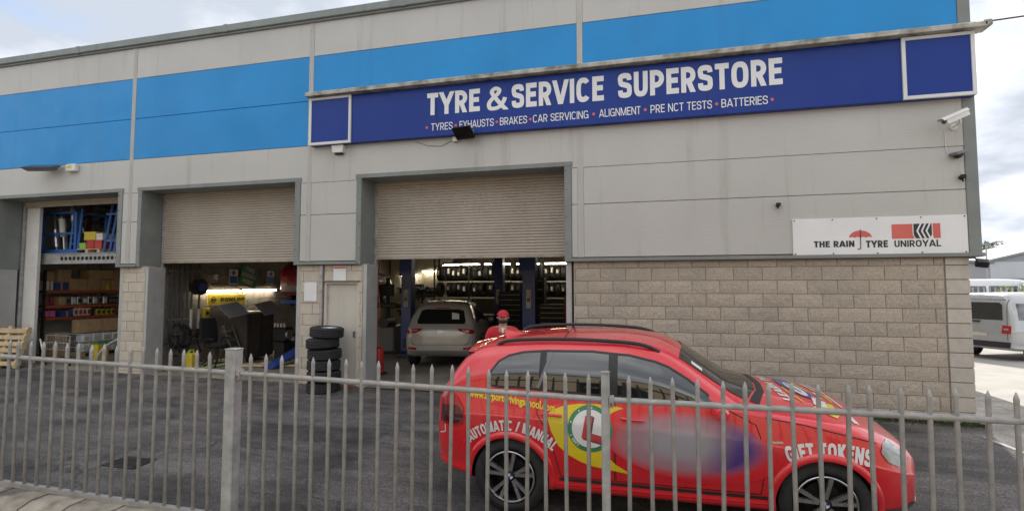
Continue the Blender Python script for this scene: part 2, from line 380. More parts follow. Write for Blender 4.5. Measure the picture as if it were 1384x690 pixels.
# ---- own block lettering: strokes joined into one flat outline mesh per word
def _strip(pts, t, closed=False):
    n = len(pts); L = []; Rr = []
    for i in range(n):
        a = pts[i - 1] if (closed or i) else None; b = pts[i]; c = pts[(i + 1) % n] if (closed or i < n - 1) else None
        def nrm(p, q): l = math.dist(p, q) or 1e-9; return (-(q[1] - p[1]) / l, (q[0] - p[0]) / l)
        if a is None: m = nrm(b, c); k = 1
        elif c is None: m = nrm(a, b); k = 1
        else:
            m1, m2 = nrm(a, b), nrm(b, c); m = (m1[0] + m2[0], m1[1] + m2[1]); l = math.hypot(*m) or 1e-9; m = (m[0] / l, m[1] / l); k = min(1 / max(.35, m[0] * m1[0] + m[1] * m1[1]), 2)
        L.append((b[0] + m[0] * t / 2 * k, b[1] + m[1] * t / 2 * k)); Rr.append((b[0] - m[0] * t / 2 * k, b[1] - m[1] * t / 2 * k))
    return [[L[i], Rr[i], Rr[(i + 1) % n], L[(i + 1) % n]] for i in range(n if closed else n - 1)]
def _clip(P, lo=0., hi=1.):
    for lim, sg in ((lo, 1), (hi, -1)):
        q = []
        for i in range(len(P)):
            a, b = P[i - 1], P[i]; ia, ib = sg * (a[1] - lim) >= 0, sg * (b[1] - lim) >= 0
            if ia != ib: t = (lim - a[1]) / (b[1] - a[1]); q.append((lerp(a[0], b[0], t), lim))
            if ib: q.append(b)
        P = q
    return P
def glyph(ch, t):
    h = t / 2; W = {'I': t, 'M': .86, '&': .80, 'N': .68, 'A': .72, 'V': .70, 'O': .70, 'G': .70, 'C': .66, 'D': .66, 'Y': .68, 'T': .58, 'L': .52, 'E': .54, 'F': .52, 'X': .66, 'H': .66, '/': .40, ' ': .26, 'K': .66}.get(ch, .62)
    w_ = W; S = []; p = lambda *a: S.append((list(a), False))
    def ell(a0, a1, n=18, x0=h, x1=None, y0=h, y1=1 - h):
        x1 = w_ - h if x1 is None else x1; cx, cy, rx, ry = (x0 + x1) / 2, (y0 + y1) / 2, (x1 - x0) / 2, (y1 - y0) / 2; out = []
        for i in range(n + 1):
            a = R_(lerp(a0, a1, i / n)); c, s_ = math.cos(a), math.sin(a); e_ = .72
            out.append((cx + rx * math.copysign(abs(c) ** e_, c), cy + ry * math.copysign(abs(s_) ** e_, s_)))
        return out
    def bowl(yt, yb, xr): r = (yt - yb) / 2; return [(h, yt), (xr - r, yt)] + [(xr - r + r * math.sin(a), (yt + yb) / 2 + r * math.cos(a)) for a in [math.pi * i / 10 for i in range(1, 10)]] + [(xr - r, yb), (h, yb)]
    if ch == 'T': p((0, 1 - h), (w_, 1 - h)); p((w_ / 2, 1), (w_ / 2, 0))
    elif ch == 'I': p((h, 0), (h, 1))
    elif ch == 'L': p((h, 1), (h, 0)); p((0, h), (w_, h))
    elif ch == 'E': p((h, 1), (h, 0)); p((0, h), (w_, h)); p((0, 1 - h), (w_, 1 - h)); p((0, .52), (w_ * .92, .52))
    elif ch == 'F': p((h, 1), (h, 0)); p((0, 1 - h), (w_, 1 - h)); p((0, .50), (w_ * .9, .50))
    elif ch == 'H': p((h, 1), (h, 0)); p((w_ - h, 1), (w_ - h, 0)); p((0, .52), (w_, .52))
    elif ch == 'N': p((h, 1), (h, 0)); p((w_ - h, 1), (w_ - h, 0)); p((h * .6, 1.05), (w_ - h * .6, -.05))
    elif ch == 'M': p((h, 1), (h, 0)); p((w_ - h, 1), (w_ - h, 0)); p((h * .9, 1.1), (w_ / 2, -.02)); p((w_ - h * .9, 1.1), (w_ / 2, -.02))
    elif ch == 'A': p((h * .55 - .035, -.1), (w_ / 2, 1.02)); p((w_ - h * .55 + .035, -.1), (w_ / 2, 1.02)); p((w_ * .22, .27), (w_ * .78, .27))
    elif ch == 'V': p((h * .55 - .035, 1.1), (w_ / 2, -.02)); p((w_ - h * .55 + .035, 1.1), (w_ / 2, -.02))
    elif ch == 'Y': p((h * .3 - .03, 1.1), (w_ / 2, .40)); p((w_ - h * .3 + .03, 1.1), (w_ / 2, .40)); p((w_ / 2, .48), (w_ / 2, 0))
    elif ch == 'X': p((-.04, 1.1), (w_ + .04 - t * .3, -.1)); p((w_ + .04 - t * .3, 1.1), (-.04, -.1))
    elif ch == 'K': p((h, 1), (h, 0)); p((h, .30), (w_ - h * .8, 1.1)); p((w_ * .38, .55), (w_ - h * .6, -.1))
    elif ch == '/': p((.02, -.1), (w_ - .02, 1.1))
    elif ch == 'O': S.append((ell(0, 350, 34), True))
    elif ch == 'C': p(*ell(38, 322, 26))
    elif ch == 'G': p(*ell(38, 330, 26)); p((w_ - h, .0), (w_ - h, .50)); p((w_ * .52, .46), (w_, .46))
    elif ch == 'U': p(*([(h, 1)] + ell(180, 360, 16, y1=.72) + [(w_ - h, 1)]))
    elif ch == 'D': p((h, 1), (h, 0)); p(*([(h, 1 - h), (w_ * .4, 1 - h)] + [(w_ * .4 + (w_ * .6 - h) * math.sin(a), .5 + (.5 - h) * math.cos(a)) for a in [math.pi * i / 12 for i in range(1, 12)]] + [(w_ * .4, h), (h, h)]))
    elif ch == 'P': p((h, 1), (h, 0)); p(*bowl(1 - h, .40, w_ - h))
    elif ch == 'R': p((h, 1), (h, 0)); p(*bowl(1 - h, .44, w_ - h)); p((w_ * .50, .46), (w_ - h * .7, -.1))
    elif ch == 'B': p((h, 1), (h, 0)); p(*bowl(1 - h, .53, w_ - h * 1.15)); p(*bowl(.53, h, w_ - h))
    elif ch == 'S': p(*catmull2([(w_ - h, .70), (w_ - h * 1.1, .80), (w_ * .74, .975 - h), (w_ * .5, 1 - h), (w_ * .26, .975 - h), (h, .80), (h, .70), (w_ * .24, .575), (w_ * .5, .52), (w_ * .78, .45), (w_ - h, .33), (w_ - h, .21), (w_ * .76, .025 + h), (w_ * .5, h), (w_ * .25, .025 + h), (h * 1.05, .20), (h, .31)]))
    elif ch == '&': p(*catmull2([(w_ - .02, -.04), (w_ * .62, .30), (w_ * .30, .66), (w_ * .25, .82), (w_ * .42, 1 - h), (w_ * .60, .84), (w_ * .52, .68), (w_ * .24, .48), (h, .30), (w_ * .14, .12), (w_ * .34, h), (w_ * .60, .14), (w_ * .80, .34), (w_ * .88, .52)]))
    out = []
    for pts, cl_ in S:
        for q in _strip(pts, t, cl_):
            q = _clip(q)
            if len(q) >= 3: out.append(q)
    return out, W
def catmull2(P, k=4):
    out = []
    for i in range(len(P) - 1):
        p0, p1, p2, p3 = P[max(i - 1, 0)], P[i], P[i + 1], P[min(i + 2, len(P) - 1)]
        for j in range(k):
            t = j / k; out.append(tuple(.5 * (2 * p1[a] + (p2[a] - p0[a]) * t + (2 * p0[a] - 5 * p1[a] + 4 * p2[a] - p3[a]) * t * t + (3 * p1[a] - p0[a] - 3 * p2[a] + p3[a]) * t ** 3) for a in (0, 1)))
    out.append(P[-1]); return out
_bt = {}
def block_text(txt, t=.2, gap=.10):
    k_ = (txt, t, gap)
    if k_ in _bt: return _bt[k_]
    V = []; F = []; x = 0
    for ch in txt:
        polys, w_ = glyph(ch, t)
        if polys:
            pts = []; fs = []
            for q in polys:
                A = sum(q[i][0] * q[(i + 1) % len(q)][1] - q[(i + 1) % len(q)][0] * q[i][1] for i in range(len(q)))
                if abs(A) < 1e-7: continue
                if A < 0: q = q[::-1]
                fs.append(list(range(len(pts), len(pts) + len(q)))); pts += [Vector(a) for a in q]
            r = delaunay_2d_cdt(pts, [], fs, 1, 1e-5)
            n = len(V); V += [(a.x + x, a.y) for a in r[0]]; F += [tuple(n + i for i in f) for f, og in zip(r[2], r[5]) if og]
        x += w_ + gap
    x0 = min(v[0] for v in V); x1 = max(v[0] for v in V)
    _bt[k_] = ([((a - x0) / (x1 - x0), b) for a, b in V], F, x1 - x0); return _bt[k_]
def text_box(txt, x0, x1, z0, z1, y, th=.2):
    V, F, _ = block_text(txt, th); b = B()
    P = [(x0 + a * (x1 - x0), y, z0 + c * (z1 - z0)) for a, c in V]
    b.raw(P, F)
    return b
def inst_part(name, src, parent, loc, rot=(0, 0, 0)):
    return place(name, src, parent, loc, rot)
ORD = ['first', 'second', 'third', 'fourth', 'fifth', 'sixth', 'seventh', 'eighth', 'ninth', 'tenth', 'eleventh', 'twelfth', 'thirteenth', 'fourteenth', 'fifteenth', 'sixteenth', 'seventeenth', 'eighteenth', 'nineteenth', 'twentieth', 'twenty-first', 'twenty-second', 'twenty-third', 'twenty-fourth', 'twenty-fifth', 'twenty-sixth']
def lerp(a, b, t): return a + (b - a) * t
def arc(cx, cz, r, a0, a1, n): return [(cx + r * math.cos(R_(lerp(a0, a1, i / n))), cz + r * math.sin(R_(lerp(a0, a1, i / n)))) for i in range(n + 1)]

# ------------------------------------------------------------------ setting: ground
def gz(x, y):
    xx = max(-30, min(30, x)); yy = max(-5.8, min(0, y))
    return -.0065 * (xx + 4) + .06 * yy
def sheet(name, xs, ys, zf, mat, parent=None):
    V = [(x, y, zf(x, y)) for y in ys for x in xs]; n = len(xs)
    F = [(j * n + i, j * n + i + 1, (j + 1) * n + i + 1, (j + 1) * n + i) for j in range(len(ys) - 1) for i in range(n - 1)]
    return B().raw(V, F).build(name, mat, parent)
def rng(a, b, s): n = max(1, round((b - a) / s)); return [lerp(a, b, i / n) for i in range(n + 1)]
def base_z(x, y):
    if y < -5.8: return -.60
    if -16.3 < x < 5.8 and .1 < y < 13.9: return gz(x, y) - .08
    return gz(x, y)
struct(sheet('ground', [-600, -200, -60] + rng(-40, 40, 2) + [80, 200, 600], [-600, -200, -60, -20, -8, -5.81, -5.8] + rng(-5.6, 0, .4) + [.1, .11, 4, 8, 13.8, 14, 30, 60, 120, 200, 600], base_z, m_asph))
struct(sheet('concrete_road', [7.4, 9, 12, 16, 22, 30], rng(-5.4, 0, 1.8) + [4, 10, 20, 40, 60], lambda x, y: gz(x, y) + .004, m_conc))
struct(sheet('road', [-200, -40, 0, 40, 200], [-19, -14, -8.2], lambda x, y: -.595, m_road))
o = B().b2((-60, -8.2, -.7), (60, -6.13, -.42), .02).build('footpath', m_path); struct(o)
o = B().b2((-60, -8.36, -.7), (60, -8.2, -.45), .03).build('kerb', m_path); struct(o)

# ------------------------------------------------------------------ building
BX0, BX1, BD = -22.0, 6.0, 14.0
bld = thing('industrial_building', 'long workshop building with grey and blue cladding above blockwork, three vehicle bays', 'building', (-8, 0, 0))
CY = -.06           # cladding face
def panel(lo, hi, mat, name='cladding_panel', gx=.004, gz0=.004):
    return B().b2((lo[0] + gx, CY, lo[1] + gz0), (hi[0] - gx, 0.0, hi[1] - .004), .006 if gx else 0).build(name, mat, bld)
SEAMS = [-20.2, -15.41, -10.62, -5.83, -.11, 5.85]
SW = .05
rows_top = [(4.99, 5.955, m_blue, 'blue_panel'), (5.955, 6.92, m_blue, 'blue_panel'), (6.92, 7.74, m_clad, 'cladding_panel')]
DADO = 2.55
OPEN = [(-14.96, -10.83), (-10.37, -6.03), (-4.70, -.28)]
OT = 4.285
for i in range(5):
    a, b = SEAMS[i] + SW, (SEAMS[i + 1] - SW if i < 4 else 5.853)
    for z0, z1, mt, nm in rows_top: panel((a, z0), (b, z1), mt, nm)
    # rows around the openings
    cuts = [(a, b)]
    for oa, ob in OPEN:
        nc = []
        for c0, c1 in cuts:
            if ob <= c0 or oa >= c1: nc.append((c0, c1)); continue
            if oa > c0 + .01: nc.append((c0, oa))
            if ob < c1 - .01: nc.append((ob, c1))
        cuts = nc
    for c0, c1 in cuts:
        for z0, z1 in ((DADO, 3.52), (3.52, 4.2)): panel((c0, z0), (c1, z1), m_clad)
        panel((c0, 4.2), (c1, 4.99), m_clad, gx=0)
    for oa, ob in OPEN:
        c0, c1 = max(a, oa), min(b, ob)
        if c1 > c0: panel((c0, OT), (c1, 4.99), m_clad, gx=0, gz0=0)
for x in SEAMS[1:5]:
    for z0, z1 in (((DADO, 7.74),) if not any(a < x < b for a, b in OPEN) else ((OT, 7.74),)):
        B().b2((x - SW - .003, CY - .008, z0), (x + SW + .003, -.01, z1), .004).build('seam_cover', m_seam, bld)
        for s in (-.02, .02): B().b2((x + s - .004, CY - .014, z0), (x + s + .004, CY - .004, z1)).build('seam_ridge', m_seam, bld)
# structural wall core behind the panels (with openings)
core = B()
core.b2((BX0, 0.004, OT + .02), (BX1 - .02, .30, 7.7))
ed = [BX0] + [v for o_ in OPEN for v in o_] + [BX1 - .02]
for i in range(0, len(ed), 2):
    core.b2((ed[i] + (.02 if i else 0), 0.014, DADO - .1), (ed[i + 1] - .02, .30, OT + .04))
core.build('wall_core', m_trim, bld)
# corner and top trims
B().b2((5.85, CY - .012, 2.47), (6.02, -.002, 7.76), .006).build('corner_trim', m_trim, bld)
B().b2((6.004, -.05, 2.47), (6.03, BD, 7.76), .004).build('side_cladding', m_clad, bld)
B().b2((BX0, -.16, 7.70), (6.05, .2, 7.86), .012).build('roof_fascia', m_fascia, bld)
B().b2((BX0, -.11, 7.655), (6.03, -.02, 7.71), .006).build('fascia_drip', m_trim, bld)
for x in rng(-21, 5, 4.33): B().b2((x - .05, -.166, 7.69), (x + .05, -.155, 7.865), .003).build('fascia_joint', m_fascia, bld)
rf = B(); rf.raw([(BX0, 0, 7.82), (BX1, 0, 7.82), (BX1, BD / 2, 8.5), (BX0, BD / 2, 8.5), (BX0, BD, 7.82), (BX1, BD, 7.82), (BX0, 0, 7.7), (BX1, 0, 7.7), (BX0, BD, 7.7), (BX1, BD, 7.7)],
                 [(0, 1, 2, 3), (3, 2, 5, 4), (6, 8, 9, 7), (0, 6, 7, 1), (4, 5, 9, 8), (1, 7, 9, 5, 2), (0, 3, 4, 8, 6)])
rf.build('roof', m_fascia, bld)
# dado flashing
for a, b in ((BX0, -14.96), (-10.83, -10.37), (-6.03, -4.70), (-.28, 6.04)):
    B().b2((a - .03, -.105, 2.475), (b + (.03 if b < 6 else 0), -.0, 2.535), .006).build('dado_flashing', m_trim, bld)
# opening flashings and reveals
REV = .48
for k, (a, b) in enumerate(OPEN):
    fw = .11
    B().b2((a - .0, CY - .015, 2.475), (a + fw, REV, OT), .004).build('jamb_flashing', m_trim, bld)
    B().b2((b - .13, CY - .015, 2.475), (b, REV, OT), .004).build('jamb_flashing', m_trim, bld)
    B().b2((a - .02, CY - .02, OT - .05), (b + .02, REV, OT + .035), .004).build('head_flashing', m_trim, bld)
    # lower galvanised jamb posts
    B().b2((a + (0, .235, .14)[k], -.004, -.1), (a + (.1, .31, .225)[k], REV - .03, 2.474), .006).build('jamb_post', m_jamb, bld)
    B().b2((b - .126, .05, -.1), (b - .02, REV, 2.474), .006).build('jamb_post', m_jamb, bld)
    for x, s in ((a + fw * .5, 1), (b - .065, -1)):
        for z in (2.8, 3.3, 3.8, 4.15): B().cyl((x + s * .03, CY - .02, z), (x + s * .03, CY - .01, z), .010, n=6).build('fixing_screw', m_dark, bld)
# shutters
def shutter(a, b, z0, z1, y, pitch=.0585):
    cu = B(); n = int((z1 - z0) / pitch); prof = []
    for i in range(n + 1):
        z = z0 + i * pitch
        prof += [(y + .012, z), (y - .006, z + pitch * .12), (y - .013, z + pitch * .42), (y - .008, z + pitch * .75), (y + .008, z + pitch * .93)]
    V = []; F = []
    for p in prof: V += [(a, p[0], p[1]), (b, p[0], p[1])]
    for i in range(len(prof) - 1): F.append((2 * i, 2 * i + 1, 2 * i + 3, 2 * i + 2))
    cu.raw(V, F)
    sh = cu.build('roller_shutter', m_shut, bld)
    B().b2((a, y - .022, z0 - .05), (b, y + .02, z0 + .006), .006).build('bottom_bar', m_bar, sh)
    B().b2((a - .01, y - .03, z0 - 2.7 if False else 0.0), (a + .045, y + .03, OT - .05), .004).build('guide_rail', m_galv, sh)
    B().b2((b - .045, y - .03, 0.0), (b + .01, y + .03, OT - .05), .004).build('guide_rail', m_galv, sh)
    return sh
shutter(-10.26, -6.16, 2.63, 4.30, REV + .04)
shutter(-4.59, -.41, 2.645, 4.30, REV + .04)
shutter(-14.85, -10.96, 4.14, 4.30, REV + .04)
B().cyl((-14.85, REV + .25, 4.42), (-10.96, REV + .25, 4.42), .2, n=18).build('shutter_drum', m_shut, bld, smooth=True)

# ---- blockwork: every block is a sub-part of its wall
def split_mesh(seed, L=.44, H=.215, D=.09):
    rnd = random.Random(seed); nx, nz = 6, 3; V = []; F = []
    for j in range(nz + 1):
        for i in range(nx + 1):
            edge = i in (0, nx) or j in (0, nz)
            x = -L / 2 + L * i / nx; z = -H / 2 + H * j / nz
            if not edge: x += rnd.uniform(-.02, .02); z += rnd.uniform(-.015, .015)
            V.append((x, (.0 + rnd.uniform(-.001, .002)) if edge else -rnd.uniform(.002, .011), z))
    q = lambda i, j: j * (nx + 1) + i
    for j in range(nz):
        for i in range(nx): F.append((q(i, j), q(i + 1, j), q(i + 1, j + 1), q(i, j + 1)))
    n = len(V); V += [(-L / 2, D, -H / 2), (L / 2, D, -H / 2), (L / 2, D, H / 2), (-L / 2, D, H / 2)]
    F.append(tuple([q(i, 0) for i in range(nx, -1, -1)] + [n, n + 1])); F.append(tuple([q(i, nz) for i in range(nx + 1)] + [n + 2, n + 3]))
    F.append(tuple([q(0, j) for j in range(nz + 1)] + [n + 3, n])); F.append(tuple([q(nx, j) for j in range(nz, -1, -1)] + [n + 1, n + 2]))
    return B().raw(V, F).mesh('block_%d' % seed)
SPLIT = [split_mesh(i) for i in range(10)]
for m_ in SPLIT: m_.materials.append(m_block)
FLAT = B().box((0, .045, 0), (.44, .09, .215), .005).mesh('block_flat'); FLAT.materials.append(m_cream)
FLATQ = B().box((0, .045, 0), (.44, .09, .215), .005).mesh('block_quoin'); FLATQ.materials.append(m_quoin)
FLATI = B().box((0, .045, 0), (.44, .09, .215), .008).mesh('block_inner'); FLATI.materials.append(m_inwall)
def blockwall(parent, x0, x1, zlo, zhi, meshes, y=0., off=0., joint=.010, skip=None, rotz=0., place_fn=None, jit=.003):
    """running-bond blocks; joint lines of the courses pass through z = 2.35 - k * .225"""
    k = 0; rnd = random.Random(int(x0 * 10 + 77))
    r = -1
    while True:
        zt = 2.35 - r * .225; zb = zt - .225; r += 1
        if zb >= zhi - .01: continue
        if zt <= zlo + .01: break
        t, b_ = min(zt, zhi), max(zb, zlo); h = t - b_ - joint
        if h < .02: continue
        xs = off + (0 if (r - 1) % 2 else .225)
        x = xs + math.floor((x0 - xs) / .45) * .45
        while x < x1 - .005:
            a, c = max(x, x0), min(x + .45, x1); x += .45
            if c - a < .03: continue
            segs = [(a, c)]
            if skip:
                sx0, sx1, sz1 = skip
                if b_ < sz1 - .02: segs = [(p, q) for p, q in ((a, min(c, sx0)), (max(a, sx1), c)) if q - p > .03]
            for p, q in segs:
                L = q - p - joint; me = rnd.choice(meshes)
                fl = -1 if (rnd.random() < .5 and len(meshes) > 1) else 1
                if place_fn: place_fn(me, (p + q) / 2, (t + b_) / 2, L / .44, h / .215)
                else: place('block', me, parent, ((p + q) / 2, y + rnd.uniform(-jit, jit), (t + b_) / 2), (0, 0, 0), (L / .44, 1, fl * h / .215 if fl < 0 else h / .215))
wr = B().b2((-.26, .012, -.25), (5.86, .28, 2.5)).build('block_wall', m_mortar, bld)
blockwall(wr, -.26, 5.535, -.2, 2.47, SPLIT)
for k in range(-1, 12):
    zt = min(2.35 - k * .225 + .225 - .225, 2.47); zb = 2.35 - k * .225 - .225
    zt = min(2.35 - k * .225, 2.47)
    place('corner_block', FLATQ, wr, ((5.55 + 5.87) / 2, -.012, (zt + zb) / 2), (0, 0, 0), (.315 / .44, 1, (zt - zb - .012) / .215))
wp = B().b2((-10.80, .014, -.15), (-10.15, .28, 2.5)).build('pier_wall', m_mortc, bld)
blockwall(wp, -10.80, -10.14, -.1, 2.47, [FLAT], off=.17)
wd = B(); wd.b2((-6.03, .014, -.15), (-5.47, .28, 2.5)); wd.b2((-4.66, .014, -.15), (-4.57, .28, 2.16)); wd.b2((-5.47, .014, 2.16), (-4.57, .28, 2.5))
wd = wd.build('door_pier_wall', m_mortc, bld)
blockwall(wd, -6.02, -4.565, -.1, 2.47, [FLAT], off=.12, skip=(-5.45, -4.66, 2.13))
wl = B().b2((BX0, .014, -.15), (-14.97, .28, 2.5)).build('left_pier_wall', m_mortc, bld)
blockwall(wl, -17.5, -14.98, -.1, 2.47, [FLAT], off=.1)
# personnel door
dr = B().b2((-5.40, .06, .03), (-4.70, .10, 2.07), .004).build('door', m_door, bld)
B().b2((-5.455, .0, 0), (-5.40, .12, 2.13), .004).build('door_frame', m_door, dr)
B().b2((-4.70, .0, 0), (-4.655, .12, 2.13), .004).build('door_frame', m_door, dr)
B().b2((-5.40, .0, 2.075), (-4.70, .12, 2.13), .004).build('door_frame', m_door, dr)
B().b2((-5.47, -.06, 2.13), (-4.64, .03, 2.15), .003).build('door_drip', m_trim, dr)
B().b2((-5.42, -.03, -.02), (-4.66, .12, .03), .004).build('threshold', m_rust, dr)
for z in (.35, 1.05, 1.8): B().cyl((-5.395, .05, z - .05), (-5.395, .05, z + .05), .012, n=8).build('hinge', m_galv, dr)
B().b2((-4.79, .03, 1.0), (-4.75, .06, 1.12), .004).build('door_handle', m_steel, dr)
# conduit / downpipe beside the door
B().b2((-5.54, -.05, 0.0), (-5.475, .02, 2.47), .01).build('downpipe', m_galv, bld)
B().b2((-5.472, -.012, .3), (-5.452, .015, 2.47), .003).build('rust_strip', m_rust, bld)
# interior shell
fl = sheet('workshop_floor', [BX0 + .1, -16, -10.5, -6, -2, 5.9], [-.02, .3, 4, 8, BD - .2], lambda x, y: .012 + max(0, -.0065 * (x + 4)) * .8, m_floor); struct(fl)
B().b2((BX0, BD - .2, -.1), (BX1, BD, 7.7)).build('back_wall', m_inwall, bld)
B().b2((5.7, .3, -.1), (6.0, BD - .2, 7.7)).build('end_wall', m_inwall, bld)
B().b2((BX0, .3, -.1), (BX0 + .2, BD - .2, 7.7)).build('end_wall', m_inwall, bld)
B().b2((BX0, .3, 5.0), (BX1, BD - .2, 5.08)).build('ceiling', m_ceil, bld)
pw = B().b2((-10.72, REV, -.1), (-10.46, BD - .2, 5.0)).build('partition_wall', m_mortar, bld)
def pfn(me, c, z, sx, sz): place('block', me, pw, (-10.44, c, z), (0, 0, math.pi / 2), (sx, 1, sz))
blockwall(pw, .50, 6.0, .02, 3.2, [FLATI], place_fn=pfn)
B().b2((-10.40 + .02, 12.4, 0), (-7.4, 12.5, 5.0)).build('cream_liner_wall', m_cream_in, bld)
for x in rng(-10.2, -7.6, .3): B().b2((x - .012, 12.385, 0), (x + .012, 12.4, 5)).build('liner_rib', m_cream_in, bld)
B().b2((-14.85, .57, 0), (-14.38, .66, 4.28), .01).build('inner_return_wall', m_wht, bld)
B().b2((-17.2, 3.75, 0), (-10.72, 3.85, 5.0)).build('store_back_wall', m_wht, bld)
B().b2((-16.4, REV, 0), (-16.3, 3.8, 5.0)).build('store_side_wall', m_wht, bld)

# ------------------------------------------------------------------ main sign
SY = -.20
sg = thing('shop_sign', 'long navy sign reading TYRE & SERVICE SUPERSTORE below the blue cladding', 'sign', (0, -.06, 4.93))
bb = B().b2((-5.74, SY + .004, 4.945), (5.985, -.07, 5.94), .006).build('sign_box', m_navy, sg)
for x in (-2.9, -.42, 2.1): B().b2((x - .003, SY + .0005, 4.96), (x + .003, SY + .02, 5.93)).build('panel_joint', m_dark, bb)
for x0, x1 in ((-5.75, -4.77), (5.005, 5.985)):
    sq = B().b2((x0 + .05, SY - .012, 5.0), (x1 - .05, SY + .02, 5.90), .003).build('picture_panel', m_navy, sg)
    for lo, hi in (((x0, 4.945), (x0 + .055, 5.945)), ((x1 - .055, 4.945), (x1, 5.945)), ((x0 + .055, 4.945), (x1 - .055, 5.0)), ((x0 + .055, 5.892), (x1 - .055, 5.945))):
        B().b2((lo[0], SY - .03, lo[1]), (hi[0], SY + .03, hi[1]), .004).build('frame', m_frame, sq)
def letters(txt, x0, x1, z0, z1, mat, parent, y=SY - .003, th=.2):
    b = text_box(txt, x0, x1, z0, z1, y, th); sh = rootloc(parent)
    return addmesh('lettering', b.mesh('lettering', sh, fix=False), mat, parent)
letters('TYRE', -3.10, -2.01, 5.37, 5.81, m_white, sg, th=.215)
letters('&', -1.87, -1.44, 5.355, 5.815, m_white, sg, th=.16)
letters('SERVICE', -1.38, .34, 5.365, 5.82, m_white, sg, th=.215)
letters('SUPERSTORE', .59, 3.285, 5.375, 5.83, m_white, sg, th=.215)
for t, a, b in (('TYRES', -3.01, -2.56), ('EXHAUSTS', -2.42, -1.73), ('BRAKES', -1.61, -1.08), ('CAR SERVICING', -.97, .06), ('ALIGNMENT', .25, .98), ('PRE NCT TESTS', 1.15, 2.17), ('BATTERIES', 2.32, 3.05)):
    letters(t, a, b, 5.06, 5.205, m_white, sg, th=.125)
for x in (-3.10, -2.50, -1.67, -1.02, .155, 1.06, 2.245, 3.115):
    B().cyl((x, SY - .001, 5.13), (x, SY - .004, 5.13), .027, n=14).build('bullet_mark', m_redlight, sg)
cn = B(); cn.prism([(-.34, 5.955), (-.34, 6.02), (-.30, 6.05), (-.06, 6.10), (-.06, 5.955)], -5.78, 6.10, 'YZ')
cn.build('canopy_trim', m_corn, sg)
B().b2((6.06, -.34, 5.96), (6.18, -.05, 6.06), .02).build('canopy_end', m_corn, sg)
# ------------------------------------------------------------------ tyre maker sign
ug = thing('tyre_maker_sign', 'white sign with THE RAIN TYRE lettering and red umbrella above the block wall', 'sign', (4.6, -.065, 2.5))
UY = -.085
B().b2((3.39, UY, 2.525), (5.835, -.062, 3.125), .004).build('sign_panel', m_white, ug)
for x in (3.42, 3.98, 4.61, 5.22, 5.80):
    for z in (2.55, 3.10): B().cyl((x, UY - .006, z), (x, UY, z), .011, n=8).build('fixing_screw', m_alud, ug)
UY -= .003
letters('THE RAIN', 3.70, 4.29, 2.655, 2.755, m_ink, ug, UY, .23)
letters('TYRE', 4.45, 4.755, 2.64, 2.75, m_ink, ug, UY, .23)
letters('UNIROYAL', 4.845, 5.475, 2.64, 2.745, m_ink, ug, UY, .18)
um = B(); P = [(4.375 + .16 * math.cos(R_(t)), 2.80 + .115 * math.sin(R_(t))) for t in range(0, 181, 12)]
P += [(lerp(4.215, 4.535, i / 8), 2.80 + (.015 if i % 2 else 0)) for i in range(1, 8)]
um.raw([(a, UY, b) for a, b in P], [tuple(range(len(P)))])
addmesh('umbrella_print', um.mesh('u', rootloc(ug)), m_redlight, ug)
hk = B().tube([(4.375, UY, 2.93), (4.375, UY, 2.65), (4.37, UY, 2.625), (4.35, UY, 2.615), (4.33, UY, 2.625)], .006, 6).build('umbrella_handle_print', m_ink, ug)
def flat(name, polys, mat, parent, y=UY):
    b = B()
    for P in polys: b.raw([(a, y, c) for a, c in P], [tuple(range(len(P)))])
    return addmesh(name, b.mesh(name, rootloc(parent)), mat, parent)
flat('emblem_red_print', [[(4.815, 2.77), (5.125, 2.77), (5.10, 2.83), (5.10, 3.0), (4.815, 3.0)]], m_redlight, ug)
flat('emblem_red_print', [[(5.38, 2.77), (5.475, 2.77), (5.475, 3.0), (5.375, 3.0), (5.375, 2.83)]], m_redlight, ug)
flat('emblem_black_print', [[(5.115, 2.83), (5.145, 2.77), (5.335, 2.77), (5.36, 2.83), (5.36, 3.0), (5.115, 3.0)]], m_ink, ug)
chev = []
for k in range(3):
    x = 5.15 + k * .062
    chev.append([(x + .05, 3.0), (x + .075, 3.0), (x + .025, 2.885), (x + .075, 2.77), (x + .05, 2.77), (x, 2.885)])
for c_ in chev: flat('emblem_chevron_print', [c_], m_white, ug, UY - .002)

